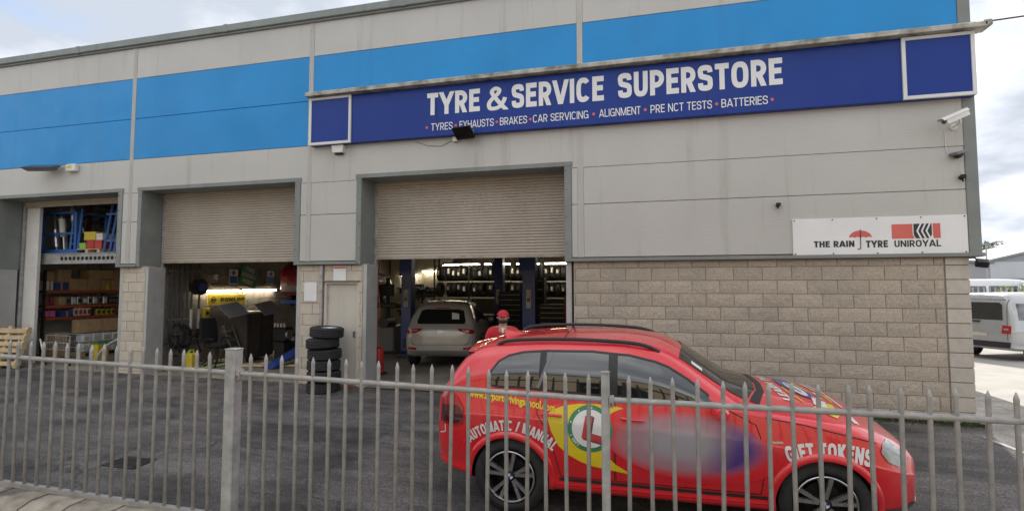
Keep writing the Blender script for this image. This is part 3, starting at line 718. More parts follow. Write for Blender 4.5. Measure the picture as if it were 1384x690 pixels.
# ------------------------------------------------------------------ wall fittings
def bullet_cam():
    t = thing('cctv_camera', 'large white bullet security camera near the grey corner trim', 'camera', (5.72, -.07, 4.5))
    a, b = Vector((5.80, -.26, 4.665)), Vector((5.44, -.42, 4.50)); d = (b - a).normalized()
    side = d.cross(Vector((0, 0, 1))).normalized(); up = side.cross(d)
    def ring(p, wd, h): return [p + side * x + up * z for x, z in ((-wd, -h), (wd, -h), (wd, h * .3), (wd * .6, h), (-wd * .6, h), (-wd, h * .3))]
    r0, r1 = ring(a, .055, .05), ring(b, .055, .05); F = [(i, (i + 1) % 6, 6 + (i + 1) % 6, 6 + i) for i in range(6)] + [(5, 4, 3, 2, 1, 0), (6, 7, 8, 9, 10, 11)]
    B().raw(r0 + r1, F).build('housing', m_wht, t)
    q = a - d * .01; e_ = b + d * .06
    ru = [q + side * x + up * z for x, z in ((-.065, .02), (-.04, .058), (.04, .058), (.065, .02))]; rv = [e_ + side * x + up * z for x, z in ((-.065, .02), (-.04, .058), (.04, .058), (.065, .02))]
    B().raw(ru + rv + [p + up * .008 for p in ru + rv], [(0, 1, 5, 4), (1, 2, 6, 5), (2, 3, 7, 6), (8, 12, 13, 9), (9, 13, 14, 10), (10, 14, 15, 11), (0, 4, 12, 8), (3, 11, 15, 7), (4, 5, 6, 7, 15, 14, 13, 12), (0, 8, 9, 10, 11, 3, 2, 1)]).build('sun_shield', m_wht, t)
    B().cyl(b - d * .004, b + d * .004, .035, n=14).build('lens', m_glass, t)
    mid = lerp(a, b, .35) - up * .05
    B().tube([mid, mid - up * .05, Vector((5.72, -.18, 4.50)), Vector((5.72, -.07, 4.50))], .016, 8).build('bracket', m_wht, t, smooth=True)
    B().cyl((5.72, -.09, 4.50), (5.72, -.06, 4.50), .05, n=14).build('base_plate', m_wht, t)
    B().tube([(5.60, -.068, 4.46), (5.61, -.068, 4.2), (5.615, -.068, 4.10)], .006, 6).build('cable', m_wht, t)
bullet_cam()
def small_cam(name, label, x, z, s, mat, dome):
    t = thing(name, label, 'camera', (x, -.065, z))
    B().cyl((x, -.06, z), (x, -.09, z), .035 * s, n=12).build('base_plate', mat, t)
    if dome:
        B().box((x - .03 * s, -.14, z + .01 * s), (.17 * s, .16, .05 * s), .015, rotm(0, R_(-14), R_(20))).build('hood', m_greyp, t)
        B().lathe([(.0, -.07 * s), (.045 * s, -.055 * s), (.07 * s, -.02 * s), (.07 * s, .01 * s), (0, .01 * s)], 16, 'Z', (x - .03 * s, -.14, z)).build('dome_lens', m_blk, t, smooth=True)
    else:
        B().box((x, -.13, z + .01), (.07 * s, .12, .06 * s), .008, rotm(R_(8), 0, R_(-20))).build('housing', mat, t)
        B().cyl((x, -.10, z - .01), (x - .015 * s, -.15, z - .07 * s), .012 * s, n=8).build('arm', mat, t)
small_cam('hooded_camera', 'dark hooded dome camera below the large white security camera', 5.76, 4.06, 1.05, m_blk, True)
small_cam('corner_sensor', 'small black sensor beside the corner trim below the dome camera', 5.79, 3.70, 1.0, m_blk, False)
small_cam('wall_sensor', 'tiny black wall camera high left of the white tyre sign', 3.18, 3.37, .9, m_blk, False)
def floodlight(name, label, c, wd, h, tilt, yaw, mat, box=None):
    t = thing(name, label, 'floodlight', (c[0], -.065, c[2]))
    Rm = rotm(R_(tilt), 0, R_(yaw)); b = B()
    V = [Rm @ Vector(p) for p in ((-wd / 2, -.02, -h / 2), (wd / 2, -.02, -h / 2), (wd / 2, -.02, h / 2), (-wd / 2, -.02, h / 2), (-wd * .36, .09, -h * .3), (wd * .36, .09, -h * .3), (wd * .36, .09, h * .3), (-wd * .36, .09, h * .3))]
    b.raw([Vector(c) + p for p in V], [(0, 1, 2, 3), (7, 6, 5, 4), (0, 4, 5, 1), (1, 5, 6, 2), (2, 6, 7, 3), (3, 7, 4, 0)]).build('lamp_body', mat, t)
    g = [Rm @ Vector((x * wd * .45, -.026, z * h * .43)) + Vector(c) for x, z in ((-1, -1), (1, -1), (1, 1), (-1, 1))]
    B().raw(g, [(0, 1, 2, 3)]).build('lamp_glass', m_ws, t)
    B().tube([Vector(c) + Rm @ Vector((-wd * .5, .03, 0)), Vector((c[0] - wd * .3, -.12, c[2] - .03)), Vector((c[0], -.07, c[2] - .04)), Vector((c[0] + wd * .3, -.12, c[2] - .03)), Vector(c) + Rm @ Vector((wd * .5, .03, 0))], .009, 6).build('bracket', m_galv, t)
    if box:
        B().b2((box[0], -.13, box[1]), (box[0] + .12, -.06, box[1] + .1), .01).build('junction_box', m_wht, t)
        B().tube([(box[0], -.08, box[1] + .05), (box[0] - .25, -.07, box[1] - .06), (box[0] - .55, -.07, box[1] - .03), (box[0] - .8, -.07, box[1] + .07)], .007, 6).build('cable', m_galv, t)
floodlight('floodlight', 'dark square floodlight hanging below the EXHAUSTS lettering', (-2.28, -.36, 4.93), .40, .28, 52, -10, m_blk, (-2.60, 4.84))
floodlight('floodlight', 'weathered grey floodlight above the left storage bay', (-13.05, -.34, 4.90), .75, .34, -68, 14, m_greyp)
ab = thing('yellow_marked_box', 'small box with a yellow sticker right of the grey floodlight', 'box', (-12.38, -.065, 4.78))
B().b2((-12.52, -.17, 4.79), (-12.22, -.06, 4.97), .02).build('housing', m_wht, ab); B().b2((-12.47, -.174, 4.87), (-12.32, -.168, 4.94)).build('sticker', m_yel, ab)
al = thing('alarm_box', 'white alarm box below the left end of the navy sign', 'alarm', (-5.1, -.065, 4.75))
B().prism([(-5.22, 4.78), (-4.99, 4.78), (-4.97, 4.93), (-5.24, 4.93)], -.17, -.06).build('housing', m_wht, al); B().b2((-5.20, -.12, 4.745), (-5.01, -.07, 4.782), .01).build('strobe_base', m_blk, al)
cf = thing('corner_floodlight', 'small dark floodlight under the corner trim at the end of the block wall', 'floodlight', (5.95, -.05, 2.38))
B().box((5.97, -.14, 2.37), (.16, .10, .11), .012, rotm(R_(35), R_(8), R_(-15))).build('lamp_body', m_alud, cf); B().tube([(5.95, -.10, 2.42), (5.93, -.06, 2.44), (5.93, -.02, 2.47)], .012, 6).build('bracket', m_alud, cf)
for x0, x1, z0, z1, lab in ((-5.92, -5.62, 1.72, 2.12, 'blank white notice on the cream blocks left of the door'), (-5.23, -4.94, 2.14, 2.44, 'white notice with red heading directly above the door')):
    n = thing('wall_notice', lab, 'notice', (x0, -.01, z0)); B().b2((x0, -.022, z0), (x1, -.006, z1), .002).build('sheet', m_white, n)
    if z0 > 2:
        B().b2((x0 + .01, -.026, z1 - .045), (x1 - .01, -.0225, z1 - .012)).build('heading_print', m_red, n)
    for x in (x0 + .02, x1 - .02): B().cyl((x, -.026, z1 - .02), (x, -.02, z1 - .02), .006, n=6).build('fixing_screw', m_dark, n)
pc = B(); pts = []
A_, Bv = Vector((5.9, 6, 8.6)), Vector((40, 2, 11.6))
for i in range(21): t = i / 20; p = A_.lerp(Bv, t); p.z -= 1.0 * 4 * t * (1 - t); pts.append(p)
tag(pc.tube([(p.x, p.y, p.z) for p in pts], .02, 5).build('overhead_cable', m_blk), 'thin black overhead cable leaving the roof corner', 'cable')

# ------------------------------------------------------------------ boundary wall and railings
FY = -5.82
def zr_(x): return 1.19 + max(0, (.8 - x)) * .0198       # top rail height
def zb_(x): return .0 + max(0, -2.4 - x) * .02 + .02      # bottom rail
bw = thing('boundary_wall', 'low wall with weathered sandy coping stones under the railings', 'wall', (0, FY, -.5))
V = []; F = []
xs = rng(-9, 7, .5)
for x in xs: V += [(x, -6.06, -.6), (x, -5.76, -.6), (x, -5.76, zb_(x) - .10), (x, -6.06, zb_(x) - .10)]
for i in range(len(xs) - 1):
    for k in range(4): F.append((i * 4 + k, i * 4 + (k + 1) % 4, i * 4 + 4 + (k + 1) % 4, i * 4 + 4 + k))
F += [(0, 1, 2, 3), tuple(range(len(V) - 1, len(V) - 5, -1))]
B().raw(V, F).build('wall_core', m_mortar, bw)
x = -8.6; rr = random.Random(4)
while x < 6.6:
    L = .46; zz = zb_(x + L / 2) - .065
    b = B().prism([(-6.13, -.05), (-5.72, -.05), (-5.72, .035), (-5.80, .045), (-6.00, .038), (-6.10, .0), (-6.13, -.03)], -L / 2 + .006, L / 2 - .006, 'YZ')
    b.v = [(p[0] + x + L / 2 , p[1], p[2] + zz + rr.uniform(-.004, .004)) for p in b.v]
    b.build('coping_stone', m_cop, bw); x += L
def pale_mesh():
    b = B(); r = .0155; n = 10
    return b.lathe([(0, 0), (r, 0), (r, .955), (r * 1.08, .962), (r * .98, .972), (.003, 1.0), (0, 1.0)], n, 'Z').mesh('pale', smooth=True)
PALE = pale_mesh(); PALE.materials.append(m_pale)
def fence_panel(x0, x1, label, first, n, step):
    t = thing('railing_panel', label, 'railings', ((x0 + x1) / 2, FY, zb_((x0 + x1) / 2)), group='steel railings along the footpath')
    for f, dz, nm in ((zr_, 0, 'top_rail'), (zb_, 0, 'bottom_rail')):
        b = B(); zs0, zs1 = f(x0), f(x1)
        h = .022 if nm == 'top_rail' else .02; d = .022 if nm == 'top_rail' else .028
        if nm == 'top_rail':
            ring = [(d * math.cos(R_(a)), h * math.sin(R_(a))) for a in range(0, 360, 30)]
        else: ring = [(-d, -h), (d, -h), (d, h), (-d, h)]
        k = len(ring); V = [(x0, FY + a, zs0 + c) for a, c in ring] + [(x1, FY + a, zs1 + c) for a, c in ring]
        b.raw(V, [(i, (i + 1) % k, k + (i + 1) % k, k + i) for i in range(k)] + [tuple(range(k - 1, -1, -1)), tuple(range(k, 2 * k))])
        b.build(nm, m_pale, t, smooth=True)
    for i in range(n):
        x = first + i * step; zb = zb_(x); zt = zr_(x) + .175 + random.uniform(-.008, .008)
        o = place('pale', PALE, t, (x + random.uniform(-.004, .004), FY, zb), (random.uniform(-.012, .012), random.gauss(0, .006), random.uniform(0, 1)), (1, 1, zt - zb))
    return t
fence_panel(-8.2, -2.485, 'left panel of grey steel railings in front of the storage bay', -8.2 + .12, 36, .155)
fence_panel(-2.355, .775, 'middle panel of grey steel railings between the two posts', -2.24, 20, .1535)
fence_panel(.835, 6.0, 'right panel of grey steel railings in front of the block wall', .97, 32, .1535)
def post(x, wd, zt, label):
    t = thing('fence_post', label, 'post', (x, FY, -.3)); b = B()
    b.b2((x - wd / 2, FY - wd / 2, -.4), (x + wd / 2, FY + wd / 2, zt), .008).build('shaft', m_galv, t)
    B().b2((x - wd / 2 - .003, FY - wd / 2 - .003, zt - .004), (x + wd / 2 + .003, FY + wd / 2 + .003, zt + .008), .003).build('cap', m_pale, t)
    B().b2((x + wd / 2, FY - .035, zr_(x) - .05), (x + wd / 2 + .03, FY + .035, zr_(x) + .03), .004).build('rail_bracket', m_galv, t)
    B().cyl((x + wd / 2 + .015, FY - .045, zr_(x) - .025), (x + wd / 2 + .015, FY - .03, zr_(x) - .025), .013, n=6).build('bolt', m_rust, t)
post(-2.42, .105, 1.46, 'wide galvanised square fence post in front of the tyre stack')
post(.805, .058, 1.385, 'narrow fence post in front of the red car side')

# ------------------------------------------------------------------ yard details
dg = thing('drain_grate', 'dark iron drain grate set in the yard behind the railings', 'drain', (-5.35, -4.2, gz(-5.35, -4.2)))
B().b2((-5.66, -4.40, -.30), (-5.14, -4.03, gz(-5.35, -4.2) + .008), .004).build('frame', m_drain, dg)
for i in range(8): B().b2((-5.63 + i * .063, -4.37, -.26), (-5.60 + i * .063, -4.06, gz(-5.35, -4.2) + .016)).build('bar', m_drain, dg)
V = [(5.55, -.6), (5.62, -.57), (5.98, -1.75), (5.90, -1.77)]
o = B().raw([(a, b, gz(a, b) + .006) for a, b in V], [(0, 1, 2, 3)]).build('painted_line', m_paint); struct(o)
# moss and weeds at the foot of the block wall
mb = B(); r5 = random.Random(5)
for i in range(2600):
    x = r5.uniform(2.6, 5.95); y = -abs(r5.gauss(.04, .08)) - .015; z = gz(x, y); h = r5.uniform(.012, .075) * (1.4 if r5.random() < .15 else 1); a = r5.uniform(0, 6.28); s = r5.uniform(.008, .02)
    mb.raw([(x, y, z), (x + s * math.cos(a), y + s * math.sin(a), z + .004), (x + .6 * s * math.cos(a) + r5.uniform(-.01, .01), y - r5.uniform(0, .02), z + h)], [(0, 1, 2)])
o = mb.build('moss_and_weeds', m_moss); tag(o, 'strip of moss and small weeds along the foot of the block wall', 'moss'); o['kind'] = 'stuff'

# ------------------------------------------------------------------ tyres
def tyre_mesh(name, r=.325, wd=.20, ri=.205, n=36):
    h = wd / 2; pr = [(ri, -h * .72), (ri + .02, -h * .95), (r * .80, -h * 1.05), (r * .94, -h * .92), (r * .985, -h * .74)]
    for k in range(5):
        c = -h * .66 + k * h * .33
        pr += [(r, c - h * .10), (r, c + h * .10), (r - .010, c + h * .13), (r - .010, c + h * .20)]
    pr = pr[:-2]
    pr += [(r * .985, h * .74), (r * .94, h * .92), (r * .80, h * 1.05), (ri + .02, h * .95), (ri, h * .72)]
    return B().lathe(pr, n, 'Z', closed=True).mesh(name, smooth=True)
TYRE = tyre_mesh('tyre'); TYRE.materials.append(m_rub)
zt_ = -.045; stx, sty = -5.15, -.40
names = ['lowest tyre of the black tyre stack beside the door', 'second tyre from the bottom of the stack by the door', 'third tyre from the bottom of the stack by the door',
         'fourth tyre from the bottom of the stack by the door', 'fifth tyre from the bottom, sticking out left in the stack', 'topmost tyre of the stack, with a silver wheel rim']
offs = [(-.015, 0), (0.005, -.01), (-.01, 0), (.0, .01), (-.03, -.02), (.045, .0)]
for i in range(6):
    wdt = .203
    loc = (stx + offs[i][0], sty + offs[i][1], zt_ + wdt * (i + .5) * 1.05)
    t = thing('tyre', names[i], 'tyre', loc, group='stack of tyres by the door')
    place('tyre_rubber', TYRE, t, loc, (R_(random.uniform(-1.5, 1.5)), R_((0, 0, 1, -1, 3, -3)[i]), i * .7), (.98 + .02 * (i % 2), .98 + .02 * (i % 2), 1))
    if i == 5:
        B().lathe([(.21, .05), (.205, .085), (.19, .082), (.17, .04), (.10, .035), (.05, .05), (0, .05)], 32, 'Z', loc).build('rim', m_alu, t, smooth=True)
        for k in range(5):
            a = k * 1.2566; B().box((loc[0] + .12 * math.cos(a), loc[1] + .12 * math.sin(a), loc[2] + .062), (.15, .035, .02), .006, rotm(0, 0, a)).build('spoke', m_alu, t)
# ------------------------------------------------------------------ cars: lofted bodies
def pchip(xs, ys):
    n = len(xs); h = [xs[i + 1] - xs[i] for i in range(n - 1)]; d = [(ys[i + 1] - ys[i]) / h[i] for i in range(n - 1)]
    m = [d[0]] + [0 if d[i - 1] * d[i] <= 0 else 2 * d[i - 1] * d[i] / (d[i - 1] + d[i]) for i in range(1, n - 1)] + [d[-1]]
    def f(x):
        i = 0
        while i < n - 2 and x > xs[i + 1]: i += 1
        t = (x - xs[i]) / h[i]; t2, t3 = t * t, t * t * t
        return ys[i] * (2 * t3 - 3 * t2 + 1) + h[i] * m[i] * (t3 - 2 * t2 + t) + ys[i + 1] * (-2 * t3 + 3 * t2) + h[i] * m[i + 1] * (t3 - t2)
    return f
def catmull(P, k):
    out = []
    for i in range(len(P) - 1):
        p0 = P[max(i - 1, 0)]; p1 = P[i]; p2 = P[i + 1]; p3 = P[min(i + 2, len(P) - 1)]
        for j in range(k):
            t = j / k
            out.append(tuple(.5 * (2 * p1[a] + (p2[a] - p0[a]) * t + (2 * p0[a] - 5 * p1[a] + 4 * p2[a] - p3[a]) * t * t + (3 * p1[a] - p0[a] - 3 * p2[a] + p3[a]) * t ** 3) for a in (0, 1)))
    out.append(P[-1]); return out
class Body:
    def __init__(s, table, k=4, sub=4):
        xs = [r[0] for r in table]; s.f = [pchip(xs, [r[i] for r in table]) for i in range(1, 8)]
        st = []
        for a, b in zip(xs, xs[1:]): st += [lerp(a, b, j / k) for j in range(k)]
        st.append(xs[-1]); V = []; F = []; m = None
        for x in st:
            zb, W, zs, wb, ye, ze, zc = [f(x) for f in s.f]
            P = [(max(W - .14, W * .6), zb), (W - .03 * W, zb + .05), (W * .968, lerp(zb, zs, .17)), (W * .995, lerp(zb, zs, .36)), (W, lerp(zb, zs, .70)), (W * .990, lerp(zb, zs, .765)), (wb, zs), (lerp(wb, ye, .27) + .004, lerp(zs, ze, .50)), (ye, ze), (ye * .62, lerp(ze, zc, .74)), (ye * .3, lerp(ze, zc, .95)), (0, zc)]
            H = [(0, zb)] + catmull(P, sub)
            ring = [(x, -y, z) for y, z in H] + [(x, y, z) for y, z in H[-2:0:-1]]
            m = len(ring); V += ring
        for i in range(len(st) - 1):
            for j in range(m): F.append((i * m + j, (i + 1) * m + j, (i + 1) * m + (j + 1) % m, i * m + (j + 1) % m))
        F += [tuple(range(m)), tuple(range(len(V) - 1, len(V) - m - 1, -1))]
        s.V, s.F = V, F
        s.bvh = BVHTree.FromPolygons([Vector(v) for v in V], F)
    def hit(s, a, b, axis, eps):
        if axis == 'R': o, d = Vector((a, -3, b)), Vector((0, 1, 0))
        elif axis == 'L': o, d = Vector((a, 3, b)), Vector((0, -1, 0))
        elif axis == 'T': o, d = Vector((a, b, 4)), Vector((0, 0, -1))
        elif axis == 'B': o, d = Vector((-6, a, b)), Vector((1, 0, 0))
        elif axis == 'F': o, d = Vector((6, a, b)), Vector((-1, 0, 0))
        h = s.bvh.ray_cast(o, d)
        if h[0] is None:
            h = s.bvh.find_nearest(o + d * 2.2)
        n = h[1]
        if n.dot(d) > 0: n = -n
        return h[0] - d * 0 + (n * .6 - d * .4) * eps
    def patch(s, name, poly, axis, eps, mat, parent, res=.05, smooth=True):
        P = []
        for i in range(len(poly)):
            a, b = poly[i], poly[(i + 1) % len(poly)]; L = math.dist(a, b); n = max(1, int(L / res))
            P += [(lerp(a[0], b[0], k / n), lerp(a[1], b[1], k / n)) for k in range(n)]
        nb = len(P); x0 = min(p[0] for p in P); x1 = max(p[0] for p in P); y0 = min(p[1] for p in P); y1 = max(p[1] for p in P)
        def inside(x, y):
            c = False
            for i in range(nb):
                (ax, ay), (bx, by) = P[i], P[i - 1]
                if (ay > y) != (by > y) and x < (bx - ax) * (y - ay) / (by - ay) + ax: c = not c
            return c
        pts = [Vector(p) for p in P]
        for x in rng(x0, x1, res)[1:-1]:
            for y in rng(y0, y1, res)[1:-1]:
                if inside(x, y) and min((p[0] - x) ** 2 + (p[1] - y) ** 2 for p in P) > (res * .45) ** 2: pts.append(Vector((x, y)))
        r = delaunay_2d_cdt(pts, [], [list(range(nb))], 1, 1e-6)
        V = [s.hit(p.x, p.y, axis, eps) for p in r[0]]
        me = B().raw(V, [tuple(f) for f in r[2]]).mesh(name, None, smooth=smooth)
        return addmesh(name, me, mat, parent)
    def strip(s, name, line, wd, axis, eps, mat, parent, closed=False, res=.04):
        """thin band of given width following a polyline on the surface"""
        P = []
        seg = list(zip(line, line[1:] + ([line[0]] if closed else [])))[:None if closed else len(line) - 1]
        for a, b in seg:
            n = max(1, int(math.dist(a, b) / res)); P += [(lerp(a[0], b[0], k / n), lerp(a[1], b[1], k / n)) for k in range(n)]
        if not closed: P.append(line[-1])
        n = len(P); V = []; F = []
        for i in range(n):
            a = P[(i - 1) % n] if (closed or i) else P[0]; b = P[(i + 1) % n] if (closed or i < n - 1) else P[-1]
            dx_, dy_ = b[0] - a[0], b[1] - a[1]; l = math.hypot(dx_, dy_) or 1; nx, ny = -dy_ / l * wd / 2, dx_ / l * wd / 2
            V += [s.hit(P[i][0] + nx, P[i][1] + ny, axis, eps), s.hit(P[i][0] - nx, P[i][1] - ny, axis, eps)]
        for i in range(n if closed else n - 1): j = (i + 1) % n; F.append((2 * i, 2 * i + 1, 2 * j + 1, 2 * j))
        return addmesh(name, B().raw(V, F).mesh(name, None, smooth=True), mat, parent)
    def text(s, name, txt, fn, axis, eps, mat, parent, bold=.03):
        V, F, asp = text2d(txt, .035) if txt != txt.upper() else block_text(txt, bold)
        me = B().raw([s.hit(*fn(u, v), axis, eps) for u, v in V], F).mesh(name, None, fix=False)
        o = addmesh(name, me, mat, parent); return o
    def make(s, name, mat, parent, wells=(), r=.41, y0=.55):
        me = B().raw(s.V, s.F).mesh(name, None, smooth=True); o = addmesh(name, me, mat, parent)
        if wells:
            me.materials.append(m_blk)
            c = B()
            for x, z in wells:
                for sg in (-1, 1): c.cyl((x, sg * y0, z), (x, sg * 1.3, z), r, n=48)
            cm = c.mesh('cut'); cm.materials.append(m_blk); co = link(bpy.data.objects.new('cut', cm)); co.matrix_world = Matrix.Identity(4)
            tmp = link(bpy.data.objects.new('tmp', me)); md = tmp.modifiers.new('b', 'BOOLEAN'); md.object = co; md.operation = 'DIFFERENCE'; md.solver = 'EXACT'
            try: md.material_mode = 'TRANSFER'
            except Exception: pass
            bpy.context.view_layer.update()
            nm = bpy.data.meshes.new_from_object(tmp.evaluated_get(bpy.context.evaluated_depsgraph_get()))
            bpy.data.objects.remove(tmp); bpy.data.objects.remove(co)
            o.data = nm
        autosmooth(o, 45)
        return o
def wheel(parent, x, y, z, r, wd, sgn, spokes=5, rimr=.68, logo=False, cap=None):
    """wheel standing in the x-z plane; sgn = -1 outer face towards -y"""
    me = tyre_mesh('wheel_tyre', r, wd, r * rimr, 48)
    wt = addmesh('wheel', me, m_rub, parent); wt.location = (x, y, z); wt.rotation_euler = (R_(90), 0, 0)
    def loc(b): b.v = [(p[0], p[2], p[1]) for p in b.v]; return b
    f = wd / 2 * (1 if sgn < 0 else -1); rr = r * rimr            # local z = -y world
    s1 = 1 if sgn < 0 else -1
    B().lathe([(rr, f * .72), (rr * 1.02, f * .98), (rr * .97, f * 1.0), (rr * .93, f * .75), (rr * .91, f * .1), (rr * .9, -f * .6), (0.02, -f * .6)], 40, 'Z').build('rim', m_alud, wt, smooth=True, world=False)
    B().lathe([(rr * 1.015, f * .97), (rr * .985, f * 1.02), (rr * .945, f * .99), (rr * .94, f * .9)], 40, 'Z').build('rim_lip', m_alu, wt, smooth=True, world=False)
    B().lathe([(rr * .62, -f * .15), (rr * .62, -f * .05), (rr * .2, 0), (0.01, 0)], 28, 'Z').build('brake_disc', m_alud, wt, smooth=True, world=False)
    for k in range(spokes):
        for dlt in (-.20, .20) if spokes == 5 else (0,):
            a0 = k * 2 * math.pi / spokes + math.pi / 2; a1 = a0 + dlt; w0, w1 = rr * .055, rr * .075
            p0 = Vector((math.cos(a0 + dlt * .45), math.sin(a0 + dlt * .45), 0)) * rr * .16; p1 = Vector((math.cos(a1), math.sin(a1), 0)) * rr * .95
            d = (p1 - p0).normalized(); s_ = Vector((-d.y, d.x, 0)); V = []
            for p, ww, zf in ((p0, w0, .80), (p1, w1, .93)):
                for sx, dz in ((-1, 0), (1, 0), (1, -.5), (-1, -.5)): V.append((p.x + s_.x * ww * sx, p.y + s_.y * ww * sx, f * (zf + dz * .6)))
            B().raw(V, [(0, 1, 5, 4), (1, 2, 6, 5), (2, 3, 7, 6), (3, 0, 4, 7), (0, 3, 2, 1), (4, 5, 6, 7)]).build('spoke', m_alu, wt, world=False)
    B().lathe([(rr * .20, f * .5), (rr * .20, f * .82), (rr * .13, f * .86), (0.001, f * .86)], 20, 'Z').build('hub', m_alud, wt, smooth=True, world=False)
    if logo:
        for q in range(4):
            P = [(0, 0)] + [(rr * .115 * math.cos(q * math.pi / 2 + t * math.pi / 12), rr * .115 * math.sin(q * math.pi / 2 + t * math.pi / 12)) for t in range(7)]
            B().raw([(a, b, f * .88) for a, b in P], [tuple(range(8))]).build('hub_badge', m_decw if q % 2 else m_decb, wt, world=False)
    return wt

# ------------------------------------------------------------------ red driving-school SUV
SUV = [(-2.42, .56, .34, .78, .33, .30, .85, .87), (-2.38, .45, .60, .90, .58, .53, .99, 1.01), (-2.31, .40, .76, 1.02, .735, .67, 1.14, 1.17), (-2.22, .37, .84, 1.12, .80, .70, 1.28, 1.32),
       (-2.12, .35, .885, 1.19, .835, .69, 1.42, 1.47), (-2.03, .33, .905, 1.22, .85, .67, 1.525, 1.57), (-1.93, .32, .92, 1.24, .857, .655, 1.60, 1.65), (-1.80, .30, .935, 1.255, .862, .655, 1.645, 1.695), (-1.45, .28, .952, 1.26, .866, .66, 1.69, 1.74),
       (-1.0, .26, .95, 1.245, .872, .665, 1.712, 1.775), (-.4, .25, .945, 1.225, .876, .665, 1.705, 1.785), (0., .25, .945, 1.21, .88, .655, 1.655, 1.745), (.2, .25, .945, 1.20, .882, .655, 1.585, 1.685),
       (.5, .25, .945, 1.185, .884, .685, 1.405, 1.50), (.8, .25, .945, 1.155, .89, .73, 1.235, 1.32), (.95, .25, .948, 1.13, .895, .765, 1.185, 1.275), (1.17, .25, .952, 1.09, .905, .80, 1.155, 1.23), (1.45, .25, .955, 1.045, .905, .80, 1.12, 1.195),
       (1.75, .25, .935, .98, .88, .77, 1.065, 1.13), (1.95, .27, .895, .90, .84, .71, .985, 1.04), (2.10, .29, .83, .83, .77, .63, .905, .955), (2.22, .31, .73, .77, .68, .54, .835, .875), (2.31, .34, .57, .70, .54, .42, .755, .785), (2.36, .42, .36, .62, .34, .28, .67, .68)]
car = thing('red_suv', 'red driving school SUV with yellow swoosh and L badge parked behind the railings', 'car', (1.153, -3.56, -.207), (R_(3.4), 0, 0)); car.scale = (.97, .97, .97)
bd = Body(SUV); AX = 1.466
bd.make('body', m_carred, car, [(-AX, .375), (AX, .375)], .425)
for x in (-AX, AX):
    for sg in (-1, 1): wheel(car, x, sg * .815, .385, .385, .25, sg, logo=True)
def both(fn):
    for ax in ('R', 'L'): fn(ax)
WIN = [(-1.70, 1.315), (-1.685, 1.42), (-1.60, 1.53), (-1.50, 1.585), (-1.35, 1.622), (-1.10, 1.642), (-.62, 1.648), (-.25, 1.622), (.0, 1.568), (.12, 1.525), (.30, 1.42), (.48, 1.29), (.53, 1.235), (.10, 1.245), (-.40, 1.262), (-1.0, 1.285), (-1.39, 1.305), (-1.60, 1.30)]
def grow(P, d):
    n = len(P); A = sum(P[i][0] * P[(i + 1) % n][1] - P[(i + 1) % n][0] * P[i][1] for i in range(n)); s = 1 if A > 0 else -1; out = []
    for i in range(n):
        a, b, c = P[i - 1], P[i], P[(i + 1) % n]; dx_, dy_ = c[0] - a[0], c[1] - a[1]; l = math.hypot(dx_, dy_)
        out.append((b[0] + s * dy_ / l * d, b[1] - s * dx_ / l * d))
    return out
def clip_x(P, x0, x1):
    out = P
    for lim, sgn in ((x0, 1), (x1, -1)):
        q = []
        for i in range(len(out)):
            a, b = out[i - 1], out[i]; ia, ib = sgn * (a[0] - lim) >= 0, sgn * (b[0] - lim) >= 0
            if ia != ib: t = (lim - a[0]) / (b[0] - a[0]); q.append((lim, lerp(a[1], b[1], t)))
            if ib: q.append(b)
        out = q
    return out
def side_glass(ax):
    bd.patch('window_surround', grow(WIN, .024), ax, .004, m_blk, car, .06)
    for a, b in ((-1.72, -1.16), (-1.09, -.45), (-.36, .60)): bd.patch('window', clip_x(WIN, a, b), ax, .008, m_glass, car, .05)
both(side_glass)
bd.strip('pillar_trim', [(-1.03, 1.64), (-1.17, 1.30)], .035, 'R', .012, m_greyp, car)
